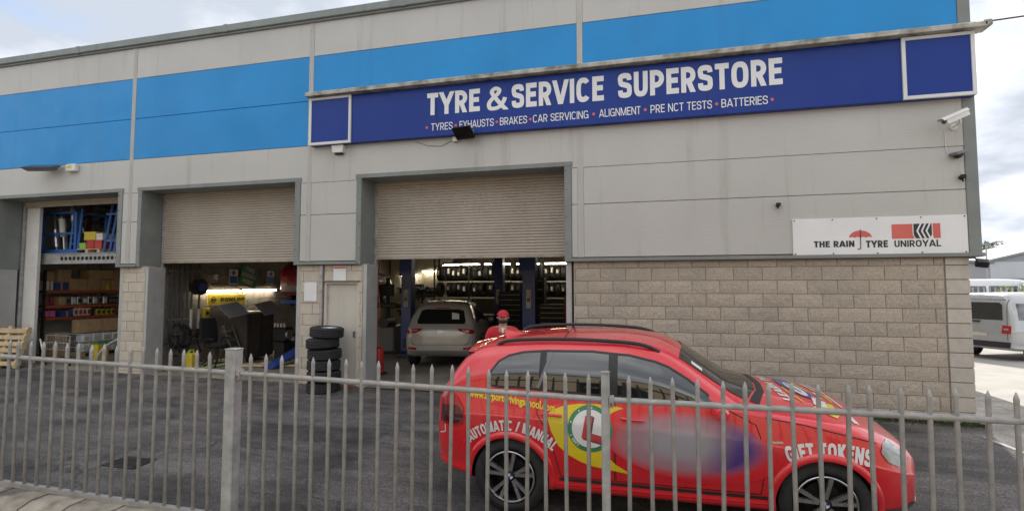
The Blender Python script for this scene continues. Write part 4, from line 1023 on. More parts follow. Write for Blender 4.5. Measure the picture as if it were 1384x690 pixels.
# door shut lines, handles, sill
def doors(ax):
    for nm, P in (('rear_door', [(-1.16, 1.25), (-1.17, 1.05), (-1.06, .88), (-.98, .62), (-.93, .43), (-.40, .43), (-.40, 1.235)]), ('front_door', [(-.385, 1.235), (-.385, .43), (.93, .43), (.98, .80), (.90, 1.06), (.62, 1.20)])):
        bd.strip(nm + '_gap', P, .008, ax, .0035, m_dark, car, closed=True)
        d = bd.patch(nm, grow(P, -.006), ax, .003, m_carred, car, .07)
        hx = -1.02 if nm == 'rear_door' else -.22
        bd.patch('handle_recess', [(hx - .10, 1.03), (hx + .10, 1.02), (hx + .10, 1.07), (hx - .10, 1.08)], ax, .005, m_carred, d, .03)
        a = bd.hit(hx - .11, 1.055, ax, .03); b = bd.hit(hx + .11, 1.045, ax, .03); B().tube([a, lerp(a, b, .5) + (b - a).cross(Vector((0, 0, 1))).normalized() * (.012 if ax == 'R' else -.012), b], .015, 8).build('handle', m_carred, d, smooth=True, world=False)
    bd.strip('sill_trim', [(-.95, .405), (0, .40), (1.0, .40)], .03, ax, .008, m_blk, car)
    bd.strip('sill_skirt', [(-.96, .31), (0, .30), (1.02, .30)], .09, ax, .012, m_carred, car)
    for x in (-AX, AX):
        V = []; F = []; n = 40
        for i in range(n + 1):
            t = R_(lerp(-14, 194, i / n))
            for rr, e in ((.418, .022), (.44, .026), (.475, .018), (.482, .001)): V.append(bd.hit(x + rr * math.cos(t), .375 + rr * math.sin(t), ax, e))
        for i in range(n):
            for k in range(3): F.append((i * 4 + k, i * 4 + 4 + k, i * 4 + 5 + k, i * 4 + 1 + k))
        addmesh('wheel_arch_trim', B().raw(V, F).mesh('a', None, smooth=True), m_carred, car)
    bd.patch('tail_light', [(-2.26, 1.20), (-2.14, 1.215), (-2.05, 1.16), (-1.97, 1.05), (-1.955, .95), (-2.0, .88), (-2.14, .865), (-2.27, .88)], ax, .010, m_tail, car, .04)
    bd.patch('tail_light_lower', [(-2.25, 1.06), (-2.05, 1.08), (-1.98, 1.02), (-1.97, .96), (-2.02, .90), (-2.14, .885), (-2.26, .90)], ax, .013, m_taild, car, .04)
    bd.strip('reflector', [(-2.28, .75), (-2.20, .78), (-2.20, .86)], .012, ax, .006, m_decw, car)
    bd.patch('headlight', [(1.925, .87), (1.955, .94), (2.03, .945), (2.12, .86), (2.17, .78), (2.16, .735), (2.07, .745), (1.98, .79)], ax, .010, m_lens, car, .03)
    bd.strip('bonnet_gap', [(.98, 1.13), (1.3, 1.085), (1.6, 1.02), (1.9, .945)], .008, ax, .003, m_dark, car)
    bd.strip('fender_badge', [(1.02, .92), (1.12, .925)], .018, ax, .006, m_alu, car)
both(doors)
def rail(sg):
    P = [(-1.68, .60, 1.665), (-1.55, .615, 1.735), (-1.1, .625, 1.765), (-.6, .625, 1.765), (-.15, .62, 1.735), (.05, .615, 1.66)]
    b = B().tube([(x, sg * y, z) for x, y, z in catmull3(P)], .019, 8); return b.build('roof_rail', m_blk, car, smooth=True, world=False)
def catmull3(P, k=5):
    out = []
    for i in range(len(P) - 1):
        p0, p1, p2, p3 = (Vector(P[max(i - 1, 0)]), Vector(P[i]), Vector(P[i + 1]), Vector(P[min(i + 2, len(P) - 1)]))
        for j in range(k):
            t = j / k; out.append(tuple(.5 * (2 * p1 + (p2 - p0) * t + (2 * p0 - 5 * p1 + 4 * p2 - p3) * t * t + (3 * p1 - p0 - 3 * p2 + p3) * t ** 3)))
    out.append(tuple(P[-1])); return out
rail(-1); rail(1)
bd.patch('windscreen', [(.24, -.58), (.30, 0), (.24, .58), (.86, .68), (.98, .35), (1.02, 0), (.98, -.35), (.86, -.68)], 'T', .006, m_ws, car, .06)
bd.patch('cowl', [(.88, -.68), (1.0, -.35), (1.035, 0), (1.0, .35), (.88, .68), (.97, .70), (1.07, .36), (1.10, 0), (1.07, -.36), (.97, -.70)], 'T', .005, m_blk, car, .05)
bd.patch('permit_disc', [(.36, -.56), (.46, -.58), (.46, -.51), (.36, -.49)], 'T', .010, m_decw, car, .05)
bd.patch('rear_window', [(-.60, 1.30), (.60, 1.30), (.55, 1.57), (-.55, 1.57)], 'B', .006, m_glass, car, .06)
bd.patch('rear_sticker', [(-.50, 1.36), (-.30, 1.36), (-.28, 1.46), (-.48, 1.46)], 'B', .010, m_decb, car, .05)
bd.patch('rear_plate', [(-.27, .86), (.27, .86), (.27, .98), (-.27, .98)], 'B', .008, m_plate, car, .06)
bd.strip('roof_panel_gap', [(-.95, -.55), (-.95, .55)], .010, 'T', .003, m_dark, car)
# spoiler, antenna fin, mirrors, grille
sp = B(); V = []
for y, xe in ((-.62, -2.0), (-.45, -2.06), (0, -2.09), (.45, -2.06), (.62, -2.0)):
    zt = 1.675 - .08 * (abs(y) / .62) ** 2; V += [(-1.80, y, zt + .022), (xe, y, zt - .045), (xe + .01, y, zt - .085), (-1.84, y, zt - .04)]
F = [(i * 4 + k, i * 4 + (k + 1) % 4, i * 4 + 4 + (k + 1) % 4, i * 4 + 4 + k) for i in range(4) for k in range(4)] + [(0, 1, 2, 3), (19, 18, 17, 16)]
sp.raw(V, F).build('spoiler', m_carred, car, smooth=True, world=False)
B().raw([(-2.02, -.63, 1.60), (-1.93, -.66, 1.61), (-1.86, -.67, 1.50), (-1.97, -.66, 1.47), (-2.02, -.60, 1.60), (-1.93, -.62, 1.61), (-1.86, -.63, 1.50), (-1.97, -.62, 1.47)], [(0, 1, 2, 3), (7, 6, 5, 4), (0, 4, 5, 1), (1, 5, 6, 2), (2, 6, 7, 3), (3, 7, 4, 0)]).build('spoiler_fin', m_blk, car, world=False)
fn = [(-1.74, 1.70), (-1.745, 1.77), (-1.70, 1.785), (-1.60, 1.765), (-1.50, 1.735)]
b = B()
V = [(x, s_ * w_, z) for s_ in (-1, 1) for (x, z), w_ in zip(fn, (.035, .012, .010, .022, .006))]
b.raw(V, [(0, 1, 2, 3, 4), (9, 8, 7, 6, 5), (0, 5, 6, 1), (1, 6, 7, 2), (2, 7, 8, 3), (3, 8, 9, 4), (4, 9, 5, 0)]).build('antenna_fin', m_carred, car, world=False)
for sg in (-1, 1):
    mr = B().lathe([(0, -.10), (.06, -.09), (.085, -.05), (.09, 0), (.085, .07), (.0, .085)], 20, 'Y', (0, 0, 0))
    mr.v = [(p[0] * .85 + .58, p[1] * 1.15 + sg * 1.03, p[2] * .85 + 1.19) for p in mr.v]; mo = mr.build('wing_mirror', m_carred, car, smooth=True, world=False)
    B().tube([(.60, sg * .86, 1.18), (.60, sg * .95, 1.165)], .03, 8).build('mirror_arm', m_blk, mo, world=False)
for sg in (-1, 1): bd.patch('grille', [(sg * .04, .50), (sg * .26, .52), (sg * .30, .66), (sg * .05, .70)], 'F', .01, m_blk, car, .05)
bd.patch('lower_grille', [(-.5, .40), (.5, .40), (.46, .47), (-.46, .47)], 'F', .008, m_blk, car, .05)
bd.strip('front_bumper_trim', [(1.95, .36), (2.12, .37), (2.25, .39)], .03, 'R', .008, m_blk, car)
# vinyl graphics
yel = [(-1.065, 1.05), (-1.0, 1.10), (-.90, 1.14), (-.75, 1.165), (-.55, 1.17), (-.36, 1.155), (-.2, 1.12), (-.40, 1.04), (-.44, .80), (-.48, .69), (-.38, .60), (-.22, .51), (-.35, .53), (-.46, .545), (-.60, .565), (-.72, .60), (-.85, .665), (-.95, .75), (-1.025, .90)]
bd.patch('swoosh_decal', yel, 'R', .0065, m_decy, car, .025)
C0 = (-.63, .935)
circ = lambda r, n=40: [(C0[0] + r * math.cos(2 * math.pi * i / n), C0[1] + r * 1.02 * math.sin(2 * math.pi * i / n)) for i in range(n)]
bd.patch('badge_ring_decal', circ(.222), 'R', .009, m_decg, car, .025)
bd.patch('badge_disc_decal', circ(.180), 'R', .0115, m_decw, car, .025)
bd.patch('letter_shadow_decal', [(-.70, .83), (-.66, 1.05), (-.585, 1.05), (-.615, .885), (-.50, .855), (-.505, .785)], 'R', .0128, m_decdk, car, .025)
bd.patch('letter_decal', [(-.715, .845), (-.675, 1.06), (-.60, 1.06), (-.63, .90), (-.50, .87), (-.505, .80)], 'R', .014, m_decr, car, .025)
def ringtext(a_mid, r):
    def f(u, v):
        th = R_(a_mid + (.5 - u) * 34); rr = r + (v - .5) * .028; return (C0[0] + rr * math.cos(th), C0[1] + rr * math.sin(th))
    return f
def ringtext_low(a_mid, r):
    def f(u, v):
        th = R_(a_mid + (.5 - u) * 26); rr = r + (v - .5) * .026; return (C0[0] + rr * math.cos(th), C0[1] + rr * math.sin(th))
    return f
bd.text('badge_lettering', 'CARS', ringtext_low(222, .20), 'R', .0115, m_decw, car, .2)
for a in (200, 162, 124, 86): bd.patch('badge_dot', [(C0[0] + .2 * math.cos(R_(a)) + .008 * math.cos(t), C0[1] + .2 * math.sin(R_(a)) + .008 * math.sin(t)) for t in (0, 1.05, 2.1, 3.14, 4.2, 5.24)], 'R', .0115, m_decw, car, .05)
bd.text('web_lettering', 'www.airportdrivingschool.com', lambda u, v: (-1.915 + u * .93, 1.15 - u * .10 + v * .10 + .012 * math.sin(u * 3.1)), 'R', .0065, m_decy, car, .02)
def arctext(cx, cz, r, h, a0, a1): return lambda u, v: (cx + (r + v * h) * math.cos(R_(lerp(a0, a1, u))), cz + (r + v * h) * math.sin(R_(lerp(a0, a1, u))))
bd.text('arch_lettering', 'AUTOMATIC / MANUAL', arctext(-1.46, .21, .655, .108, 131, 47), 'R', .0075, m_decw, car, .22)
bd.text('wing_lettering', 'GIFT TOKENS', arctext(1.49, -.33, 1.135, .14, 107, 73), 'R', .0075, m_decw, car, .23)
# soft multicolour panel on the doors
m_soft = bpy.data.materials.new('soft_door_graphic'); m_soft.use_nodes = True
T = m_soft.node_tree; bs = T.nodes['Principled BSDF']; bs.inputs['Roughness'].default_value = .4; bs.inputs['Coat Weight'].default_value = .6
g = T.nodes.new('ShaderNodeTexCoord'); mp = T.nodes.new('ShaderNodeMapping'); mp.vector_type = 'POINT'; mp.inputs['Location'].default_value = (-.26, 0, -.84); T.links.new(g.outputs['Object'], mp.inputs[0])
mp2 = T.nodes.new('ShaderNodeMapping'); mp2.inputs['Rotation'].default_value = (0, R_(-8), 0); mp2.inputs['Scale'].default_value = (1.26, 0, 3.0); T.links.new(mp.outputs[0], mp2.inputs[0])
ln = T.nodes.new('ShaderNodeVectorMath'); ln.operation = 'LENGTH'; T.links.new(mp2.outputs[0], ln.inputs[0])
cr = T.nodes.new('ShaderNodeValToRGB'); E_ = cr.color_ramp.elements
E_[0].position = .25; E_[0].color = (.33, .31, .34, 1); E_[1].position = 1.0; E_[1].color = (.66, .016, .024, 1); q = E_.new(.62); q.color = (.36, .20, .24, 1)
cr.color_ramp.interpolation = 'EASE'; T.links.new(ln.outputs['Value'], cr.inputs[0])
sx = T.nodes.new('ShaderNodeSeparateXYZ'); T.links.new(mp2.outputs[0], sx.inputs[0])
mr_ = T.nodes.new('ShaderNodeMapRange'); mr_.inputs[1].default_value = .25; mr_.inputs[2].default_value = .62; T.links.new(sx.outputs['X'], mr_.inputs[0])
m2 = T.nodes.new('ShaderNodeMapRange'); m2.inputs[1].default_value = .95; m2.inputs[2].default_value = .72; T.links.new(ln.outputs['Value'], m2.inputs[0])
mu = T.nodes.new('ShaderNodeMath'); mu.operation = 'MULTIPLY'; T.links.new(mr_.outputs[0], mu.inputs[0]); T.links.new(m2.outputs[0], mu.inputs[1])
mm = T.nodes.new('ShaderNodeMixRGB'); T.links.new(mu.outputs[0], mm.inputs[0]); T.links.new(cr.outputs[0], mm.inputs[1]); mm.inputs[2].default_value = (.07, .035, .20, 1)
T.links.new(mm.outputs[0], bs.inputs['Base Color'])
ell = [(.26 + .80 * math.cos(t) * math.cos(R_(-8)) - .34 * math.sin(t) * math.sin(R_(-8)), .84 + .80 * math.cos(t) * math.sin(R_(-8)) + .34 * math.sin(t) * math.cos(R_(-8))) for t in [2 * math.pi * i / 48 for i in range(48)]]
bd.patch('door_graphic', [(x, min(z, 1.15)) for x, z in ell], 'R', .0078, m_soft, car, .025)
# bonnet graphics
def hell(cx, cy, a, b, sl, n=28): return [(cx + b * math.cos(t) + sl * a * math.sin(t), cy + a * math.sin(t)) for t in [2 * math.pi * i / n for i in range(n)]]
bd.patch('bonnet_blue_decal', hell(1.43, .14, .44, .115, -.16), 'T', .006, m_decb, car, .05)
bd.patch('bonnet_white_decal', hell(1.44, .02, .27, .065, -.16), 'T', .009, m_decw, car, .05)
bd.strip('bonnet_yellow_line', [(1.45, .44), (1.50, .20), (1.55, -.05)], .022, 'T', .010, m_decy, car)
bd.strip('bonnet_blue_line', [(1.39, .22), (1.47, -.12)], .02, 'T', .012, m_decb, car)
bd.patch('bonnet_yellow_decal', [(1.46, -.58), (1.54, -.66), (1.63, -.72), (1.69, -.60), (1.68, -.36), (1.58, -.40)], 'T', .006, m_decy, car, .05)
bd.patch('bonnet_grey_decal', [(1.49, -.50), (1.60, -.52), (1.63, -.34), (1.53, -.24)], 'T', .009, m_decw, car, .05)
bd.strip('bonnet_orange_line', [(1.31, .0), (1.34, -.22), (1.40, -.47)], .022, 'T', .006, m_decy, car)
bd.strip('bonnet_orange_line', [(1.66, .20), (1.70, -.02), (1.72, -.25)], .025, 'T', .006, m_decy, car)
for tx, u0, u1 in (('LEARN', 0, .66), ('TO', .74, 1)): bd.text('bonnet_lettering', tx, lambda u, v: (lerp(1.31, 1.21, lerp(u0, u1, u)) - v * .085, lerp(-.50, .46, lerp(u0, u1, u))), 'T', .006, m_decw, car, .22)
for x0, y0, x1, y1 in ((1.55, .60, 1.66, .16), (1.64, .56, 1.75, .10), (1.62, .02, 1.63, -.22), (1.74, .05, 1.78, -.34)): bd.strip('bonnet_white_line', [(x0, y0), (x1, y1)], .03, 'T', .006, m_decw, car)
bd.strip('bonnet_web_line', [(1.74, -.44), (1.77, -.58), (1.79, -.71)], .05, 'T', .006, m_decw, car)
# interior shadow box under the car
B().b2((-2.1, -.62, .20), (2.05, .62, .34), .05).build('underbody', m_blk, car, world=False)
for x in (-AX, AX): B().cyl((x, -.8, .36), (x, .8, .36), .05, n=10).build('axle', m_blk, car, world=False)

# ------------------------------------------------------------------ silver SUV inside the right bay
TUC = [(-2.22, .50, .42, .72, .41, .38, .78, .80), (-2.19, .40, .66, .86, .64, .59, .92, .945), (-2.12, .34, .80, .95, .775, .70, 1.005, 1.03), (-2.04, .31, .86, .985, .815, .70, 1.06, 1.10), (-1.94, .29, .885, 1.0, .83, .68, 1.19, 1.23),
       (-1.80, .28, .905, 1.02, .84, .645, 1.37, 1.42), (-1.66, .27, .915, 1.03, .845, .62, 1.49, 1.55), (-1.45, .26, .92, 1.03, .85, .605, 1.555, 1.615), (-1.1, .25, .925, 1.02, .855, .60, 1.585, 1.65), (-.4, .24, .925, 1.0, .86, .60, 1.585, 1.66), (.1, .24, .925, .99, .86, .595, 1.54, 1.625),
       (.45, .24, .925, .98, .865, .61, 1.40, 1.48), (.95, .24, .925, .96, .87, .68, 1.12, 1.19), (1.1, .24, .925, .94, .875, .72, 1.06, 1.12), (1.6, .25, .92, .88, .86, .72, .97, 1.02), (1.95, .28, .86, .80, .80, .62, .86, .90), (2.15, .31, .72, .70, .67, .5, .74, .77), (2.24, .38, .45, .60, .42, .34, .64, .66)]
sv = thing('silver_suv', 'silver-bronze SUV seen from behind inside the right workshop bay', 'car', (-4.35, 4.62, .02), (0, 0, R_(102)))
sb = Body(TUC); sb.make('body', m_silver, sv, [(-1.335, .34), (1.335, .34)], .38)
for x in (-1.335, 1.335):
    for sg in (-1, 1): wheel(sv, x, sg * .80, .345, .345, .23, sg)
sb.patch('rear_window', [(-.58, 1.09), (.58, 1.09), (.60, 1.16), (.53, 1.41), (.40, 1.44), (-.40, 1.44), (-.53, 1.41), (-.60, 1.16)], 'B', .006, m_glass, sv, .06)
sb.patch('window_sticker', [(-.44, 1.20), (-.26, 1.20), (-.24, 1.36), (-.42, 1.33)], 'B', .010, m_lab, sv, .05)
sb.patch('roof_spoiler', [(-1.60, -.50), (-1.42, -.54), (-1.42, .54), (-1.60, .50)], 'T', .02, m_silver, sv, .06)
sb.patch('brake_lamp', [(-.18, 1.455), (.18, 1.455), (.18, 1.475), (-.18, 1.475)], 'B', .012, m_tail, sv, .05)
for s in (-1, 1):
    sb.patch('tail_light', [(s * .42, .985), (s * .60, .985), (s * .79, .96), (s * .83, .90), (s * .80, .86), (s * .62, .88), (s * .48, .93)], 'B', .012, m_tail, sv, .04)
    sb.patch('tail_light_clear', [(s * .54, .965), (s * .68, .945), (s * .66, .915), (s * .55, .935)], 'B', .017, m_lens, sv, .04)
    sb.patch('bumper_reflector', [(s * .56, .53), (s * .78, .545), (s * .79, .48), (s * .58, .475)], 'B', .010, m_tail, sv, .05)
    sb.strip('bumper_gap', [(s * .60, .60), (s * .80, .66)], .008, 'B', .011, m_dark, sv)
    ax = 'R' if s < 0 else 'L'
    SW_ = [(-1.62, 1.12), (-1.55, 1.30), (-1.30, 1.46), (-.4, 1.50), (.1, 1.45), (.45, 1.30), (.80, 1.07), (-.4, 1.08)]
    sb.patch('window', SW_, ax, .008, m_glass, sv, .07)
    B().tube(catmull3([(-1.5, s * .57, 1.58), (-1.3, s * .585, 1.635), (-.5, s * .585, 1.66), (.1, s * .58, 1.60)]), .016, 6).build('roof_rail', m_blk, sv, smooth=True, world=False)
    B().lathe([(0, -.09), (.06, -.08), (.08, 0), (.06, .07), (0, .08)], 14, 'Y', (.62, s * 1.0, 1.06)).build('wing_mirror', m_silver, sv, smooth=True, world=False)
sb.patch('number_plate', [(-.30, .66), (.30, .66), (.30, .77), (-.30, .77)], 'B', .012, m_plate, sv, .06)
sb.strip('badge', [(.06 * math.cos(t), .915 + .03 * math.sin(t)) for t in [i * .524 for i in range(12)]], .012, 'B', .008, m_alu, sv, closed=True)
sb.strip('tailgate_gap', [(-.74, .80), (-.66, .60), (.66, .60), (.74, .80)], .008, 'B', .011, m_dark, sv)
sb.patch('lower_bumper', [(-.66, .345), (.66, .345), (.80, .46), (-.80, .46)], 'B', .010, m_greyp, sv, .06)
sb.strip('wiper', [(-.05, 1.10), (.25, 1.12), (.45, 1.115)], .018, 'B', .018, m_blk, sv)
B().tube([(-1.52, 0, 1.60), (-1.58, 0, 1.66)], .012, 6).build('antenna', m_blk, sv, world=False)

# ------------------------------------------------------------------ vans at the right
VAN = [(-2.46, .40, .70, .86, .68, .62, 1.00, 1.02), (-2.43, .36, .84, 1.02, .82, .74, 1.38, 1.42), (-2.39, .34, .90, 1.08, .88, .76, 1.72, 1.77), (-2.30, .32, .935, 1.10, .91, .75, 1.85, 1.92), (-2.0, .30, .95, 1.10, .925, .75, 1.90, 1.965), (-1.0, .28, .952, 1.10, .93, .75, 1.915, 1.98), (.2, .28, .952, 1.09, .93, .75, 1.90, 1.975),
       (.8, .28, .952, 1.08, .93, .74, 1.80, 1.88), (1.2, .28, .952, 1.07, .93, .75, 1.55, 1.63), (1.7, .28, .95, 1.05, .92, .78, 1.16, 1.22), (2.0, .29, .92, .98, .88, .74, 1.05, 1.09), (2.3, .32, .82, .85, .78, .62, .90, .93), (2.45, .38, .60, .70, .57, .45, .74, .76)]
def van(label, loc, rz, mat, rear=True, sc=1., name='van'):
    t = thing(name, label, 'van', loc, (0, 0, rz)); t.scale = (sc, sc, sc)
    b = Body(VAN, 3, 3); b.make('body', mat, t, [(-1.5, .34), (1.5, .34)], .39)
    for x in (-1.5, 1.5):
        for sg in (-1, 1): wheel(t, x, sg * .84, .335, .335, .22, sg)
    if rear:
        b.patch('rear_window', [(-.70, 1.18), (.70, 1.18), (.68, 1.62), (.60, 1.68), (-.60, 1.68), (-.68, 1.62)], 'B', .008, m_glass, t, .07)
        for s in (-1, 1):
            b.patch('tail_light', [(s * .66, .80), (s * .87, .80), (s * .88, 1.02), (s * .70, 1.04)], 'B', .014, m_tail, t, .05)
            b.patch('tail_light_clear', [(s * .72, .90), (s * .83, .90), (s * .83, .95), (s * .72, .95)], 'B', .02, m_lens, t, .05)
        b.patch('rear_bumper', [(-.84, .40), (.84, .40), (.86, .56), (-.86, .56)], 'B', .02, m_blk, t, .07)
        b.patch('number_plate', [(-.28, .70), (.24, .70), (.24, .80), (-.28, .80)], 'B', .012, m_plate, t, .06)
        b.strip('bumper_reflector', [(.30, .50), (.78, .50)], .03, 'B', .03, m_tail, t)
        b.strip('tailgate_gap', [(-.80, .60), (-.80, 1.76), (.80, 1.76), (.80, .60)], .012, 'B', .004, m_dark, t)
        B().cyl((-2.48, -.1, 1.12), (-2.47, .1, 1.12), .03, n=8).build('tailgate_handle', m_blk, t, world=False)
    for ax in ('R', 'L'):
        for x0, x1 in ((-2.15, -.95), (-.82, .25), (.38, 1.25)): b.patch('window', [(x0, 1.18), (x1, 1.18), (x1 - (.28 if x1 > 1 else 0), 1.62 if x1 < 1 else 1.42), (x1 - .35 if x1 > 1 else x1, 1.64 if x1 < 1 else 1.60), (x0, 1.65)], ax, .008, m_glass, t, .09)
        b.strip('side_trim', [(-1.9, .58), (1.95, .58)], .05, ax, .008, m_blk, t)
        b.strip('door_gap', [(.31, .42), (.31, 1.70)], .012, ax, .004, m_dark, t)
    b.patch('windscreen', [(.92, -.66), (1.62, -.72), (1.68, 0), (1.62, .72), (.92, .66)], 'T', .008, m_ws, t, .09)
    for s in (-1, 1): B().box((1.25, s * 1.06, 1.2), (.12, .16, .22), .03).build('wing_mirror', m_blk, t, world=False)
    return t
van('silver van parked on the concrete with its tailgate towards the workshop', (12.63, 10.47, -.105), R_(28), m_vansil)
van('white van behind the distant fence beyond the silver van', (23.2, 32.5, -.15), R_(-4), m_vanwht, sc=1.38, rear=False)

# ------------------------------------------------------------------ background right
df = thing('distant_fence', 'grey palisade fence in the distance behind the silver van', 'fence', (18, 26, 0))
for i in range(70):
    x = 13 + i * .26; B().b2((x - .04, 25.4, -.1), (x + .04, 25.43, 2.02 + (.03 if i % 2 else 0)), .004).build('pale', m_galv, df)
for z in (.5, 1.6): B().b2((12.8, 25.43, z), (31.3, 25.48, z + .06), .004).build('rail', m_galv, df)
def shed(name, label, x0, x1, y0, y1, h, ridge, wall, roof):
    t = thing(name, label, 'building', ((x0 + x1) / 2, y0, 0)); xm = (x0 + x1) / 2
    B().b2((x0, y0, -.3), (x1, y1, h)).build('wall', wall, t)
    B().raw([(x0, y0 + .002, h), (x1, y0 + .002, h), (xm, y0 + .002, ridge)], [(0, 1, 2)]).build('gable', m_shed, t)
    b = B().raw([(x0 - .3, y0 - .3, h - .05), (xm, y0 - .3, ridge + .02), (x1 + .3, y0 - .3, h - .05), (x0 - .3, y1, h - .05), (xm, y1, ridge + .02), (x1 + .3, y1, h - .05)], [(0, 1, 4, 3), (1, 2, 5, 4)])
    b.raw([(p[0], p[1], p[2] + .25) for p in b.v[:6]], [(0, 1, 4, 3), (1, 2, 5, 4)]); b.raw([b.v[i] for i in (0, 1, 2, 8, 7, 6)], [(0, 1, 4, 5), (1, 2, 3, 4)])
    b.build('roof', roof, t)
    B().b2((x0 + 1.5, y0 - .06, 0), (x0 + 5, y0, h * .6), .01).build('door', m_shed, t)
    B().b2((x0, y0 - .03, h * .52), (x1, y0 - .005, h * .56)).build('wall_band', m_shedw, t)
    return t
shed('white_shed', 'pale industrial shed with low pitched grey roof at the right edge', 46.2, 74, 79.5, 110, 5.6, 9.2, m_shedw, m_shed)
shed('grey_shed', 'small grey shed seen between the corner and the lamp post', 26, 37.4, 61.5, 75, 4.7, 5.1, m_shed, m_fascia)
lp = thing('street_lamp', 'tall grey street lamp standing behind the distant fence', 'street lamp', (25.25, 37.97, -.2))
B().cyl((25.25, 37.97, -.2), (25.25, 37.97, 5.3), .07, .045, 10).build('column', m_galv, lp, smooth=True); B().tube([(25.25, 37.97, 5.25), (25.70, 37.97, 5.36), (25.95, 37.97, 5.42)], .03, 6).build('arm', m_galv, lp); B().box((26.1, 37.97, 5.43), (.5, .16, .09), .03).build('lamp_head', m_galv, lp)
def tree(name, label, cat, loc, h, rad, n, mat, trunk=True, leaf=.22, squash=.8, seed=1, group=None):
    r = random.Random(seed); t = thing(name, label, cat, loc, group=group); x, y, z = loc; ch = h * .62
    if trunk:
        b = B().tube([(x, y, z), (x + .05, y, z + h * .25), (x, y + .05, z + h * .5), (x, y, z + h * .8)], h * .022, 7); b.build('trunk', m_bark, t, smooth=True)
        b = B()
        for k in range(6): a = k * 1.05; b.tube([(x, y, z + h * (.3 + .06 * k)), (x + rad * .35 * math.cos(a), y + rad * .35 * math.sin(a), z + h * (.48 + .06 * k)), (x + rad * .65 * math.cos(a), y + rad * .65 * math.sin(a), z + h * (.56 + .06 * k))], h * .008, 5)
        o = b.build('limbs', m_bark, t); o['kind'] = 'stuff'
    b = B(); cl_ = [(r.gauss(0, .45) * rad, r.gauss(0, .45) * rad, z + (h * .62 if trunk else h * .5) + r.uniform(-.5, .5) * ch * squash, r.uniform(.3, .55) * rad) for _ in range(22)]
    for _ in range(n):
        c = r.choice(cl_); v = Vector((r.gauss(0, 1), r.gauss(0, 1), r.gauss(0, 1))).normalized() * c[3] * r.uniform(.5, 1.) ** .5
        p = Vector((x + c[0], y + c[1], c[2])) + v
        if p.z < z: continue
        a = Vector((r.uniform(-1, 1), r.uniform(-1, 1), r.uniform(-1, 1))).normalized(); q = a.orthogonal().normalized(); s_ = leaf * r.uniform(.6, 1.3)
        b.raw([p - a * s_, p + q * s_ * .45, p + a * s_, p - q * s_ * .45], [(0, 1, 2, 3)])
    o = b.build('crown', mat, t); o['kind'] = 'stuff'; return t
for i, (x, y, h, rad) in enumerate(((56.0, 103, 9.2, 3.6), (61.0, 109, 10.2, 4.2), (52.5, 100, 8.0, 3.4), (66.0, 114, 9.4, 3.6))):
    tree('tree', ['dark green tree rising behind the small grey shed', 'tallest dark tree just left of the lamp post', 'leftmost distant tree beside the building corner', 'dark tree partly behind the pale shed roof'][i], 'tree', (x, y, -.2), h, rad, 5200, m_leaf, leaf=.34, seed=20 + i, group='trees in the distance')
tree('shrub', 'yellow-green shrub at the right edge behind the silver van', 'shrub', (23.3, 30.1, -.15), 2.5, 1.1, 1800, m_leafy, trunk=False, leaf=.12, squash=1.0, seed=40)
# cream warehouse across the road, seen only as a reflection in the car windows
wh = thing('cream_warehouse', 'long cream building across the road, mirrored in the car windows', 'building', (0, -22, -.6))
B().b2((-60, -34, -.6), (60, -22, 6.6)).build('wall', m_beige, wh); B().b2((-60.3, -34.3, 6.6), (60.3, -21.7, 6.9), .05).build('roof', m_trim, wh)
for i in range(9): B().b2((-50 + i * 12, -22.04, 1.2), (-47 + i * 12, -21.95, 2.6), .02).build('window', m_glass, wh)

# ------------------------------------------------------------------ person in red
def skin_mesh(name, nodes, edges, mat, parent, root=0, sub=2, smooth=True):
    me = bpy.data.meshes.new(name); me.from_pydata([n[0] for n in nodes], edges, [])
    o = link(bpy.data.objects.new(name, me)); sk_ = o.modifiers.new('s', 'SKIN'); sk_.use_smooth_shade = True
    for i, n in enumerate(nodes): sv_ = me.skin_vertices[0].data[i]; sv_.radius = n[1] if isinstance(n[1], tuple) else (n[1], n[1]); sv_.use_root = (i == root)
    m_ = o.modifiers.new('u', 'SUBSURF'); m_.levels = sub; m_.render_levels = sub
    bpy.context.view_layer.update()
    nm = bpy.data.meshes.new_from_object(o.evaluated_get(bpy.context.evaluated_depsgraph_get())); bpy.data.objects.remove(o)
    for p in nm.polygons: p.use_smooth = True
    return addmesh(name, nm, mat, parent)
px, py = -1.18, -1.5
per = thing('person', 'person in red jacket and red cap standing behind the red car roof', 'person', (px, py, gz(px, py)), (0, 0, R_(14)))
# local frame: -y faces the camera
N = [((0, 0, .93), .14), ((0, .01, 1.10), (.155, .11)), ((0, .01, 1.28), (.165, .115)), ((0, .005, 1.42), (.14, .09)), ((0, -.005, 1.49), .062), ((0, -.02, 1.56), (.068, .078)), ((0, -.015, 1.64), (.080, .092)), ((0, -.005, 1.70), (.072, .084)),
     ((-.20, .01, 1.43), .075), ((-.25, 0, 1.13), .046), ((-.26, -.10, .90), .034), ((-.26, -.13, .82), (.04, .022)), ((.20, .01, 1.43), .075), ((.25, 0, 1.13), .046), ((.26, -.10, .90), .034), ((.26, -.13, .82), (.04, .022)),
     ((-.10, 0, .88), .098), ((-.11, -.01, .50), .066), ((-.11, .03, .10), .042), ((-.12, -.10, .035), (.04, .03)), ((.10, 0, .88), .098), ((.11, -.01, .50), .066), ((.11, .03, .10), .042), ((.12, -.10, .035), (.04, .03))]
E1 = [(0, 1), (1, 2), (2, 3), (3, 4), (4, 5), (5, 6), (6, 7), (3, 8), (8, 9), (9, 10), (10, 11), (3, 12), (12, 13), (13, 14), (14, 15), (0, 16), (16, 17), (17, 18), (18, 19), (0, 20), (20, 21), (21, 22), (22, 23)]
skin_mesh('body', N, E1, m_skin, per)
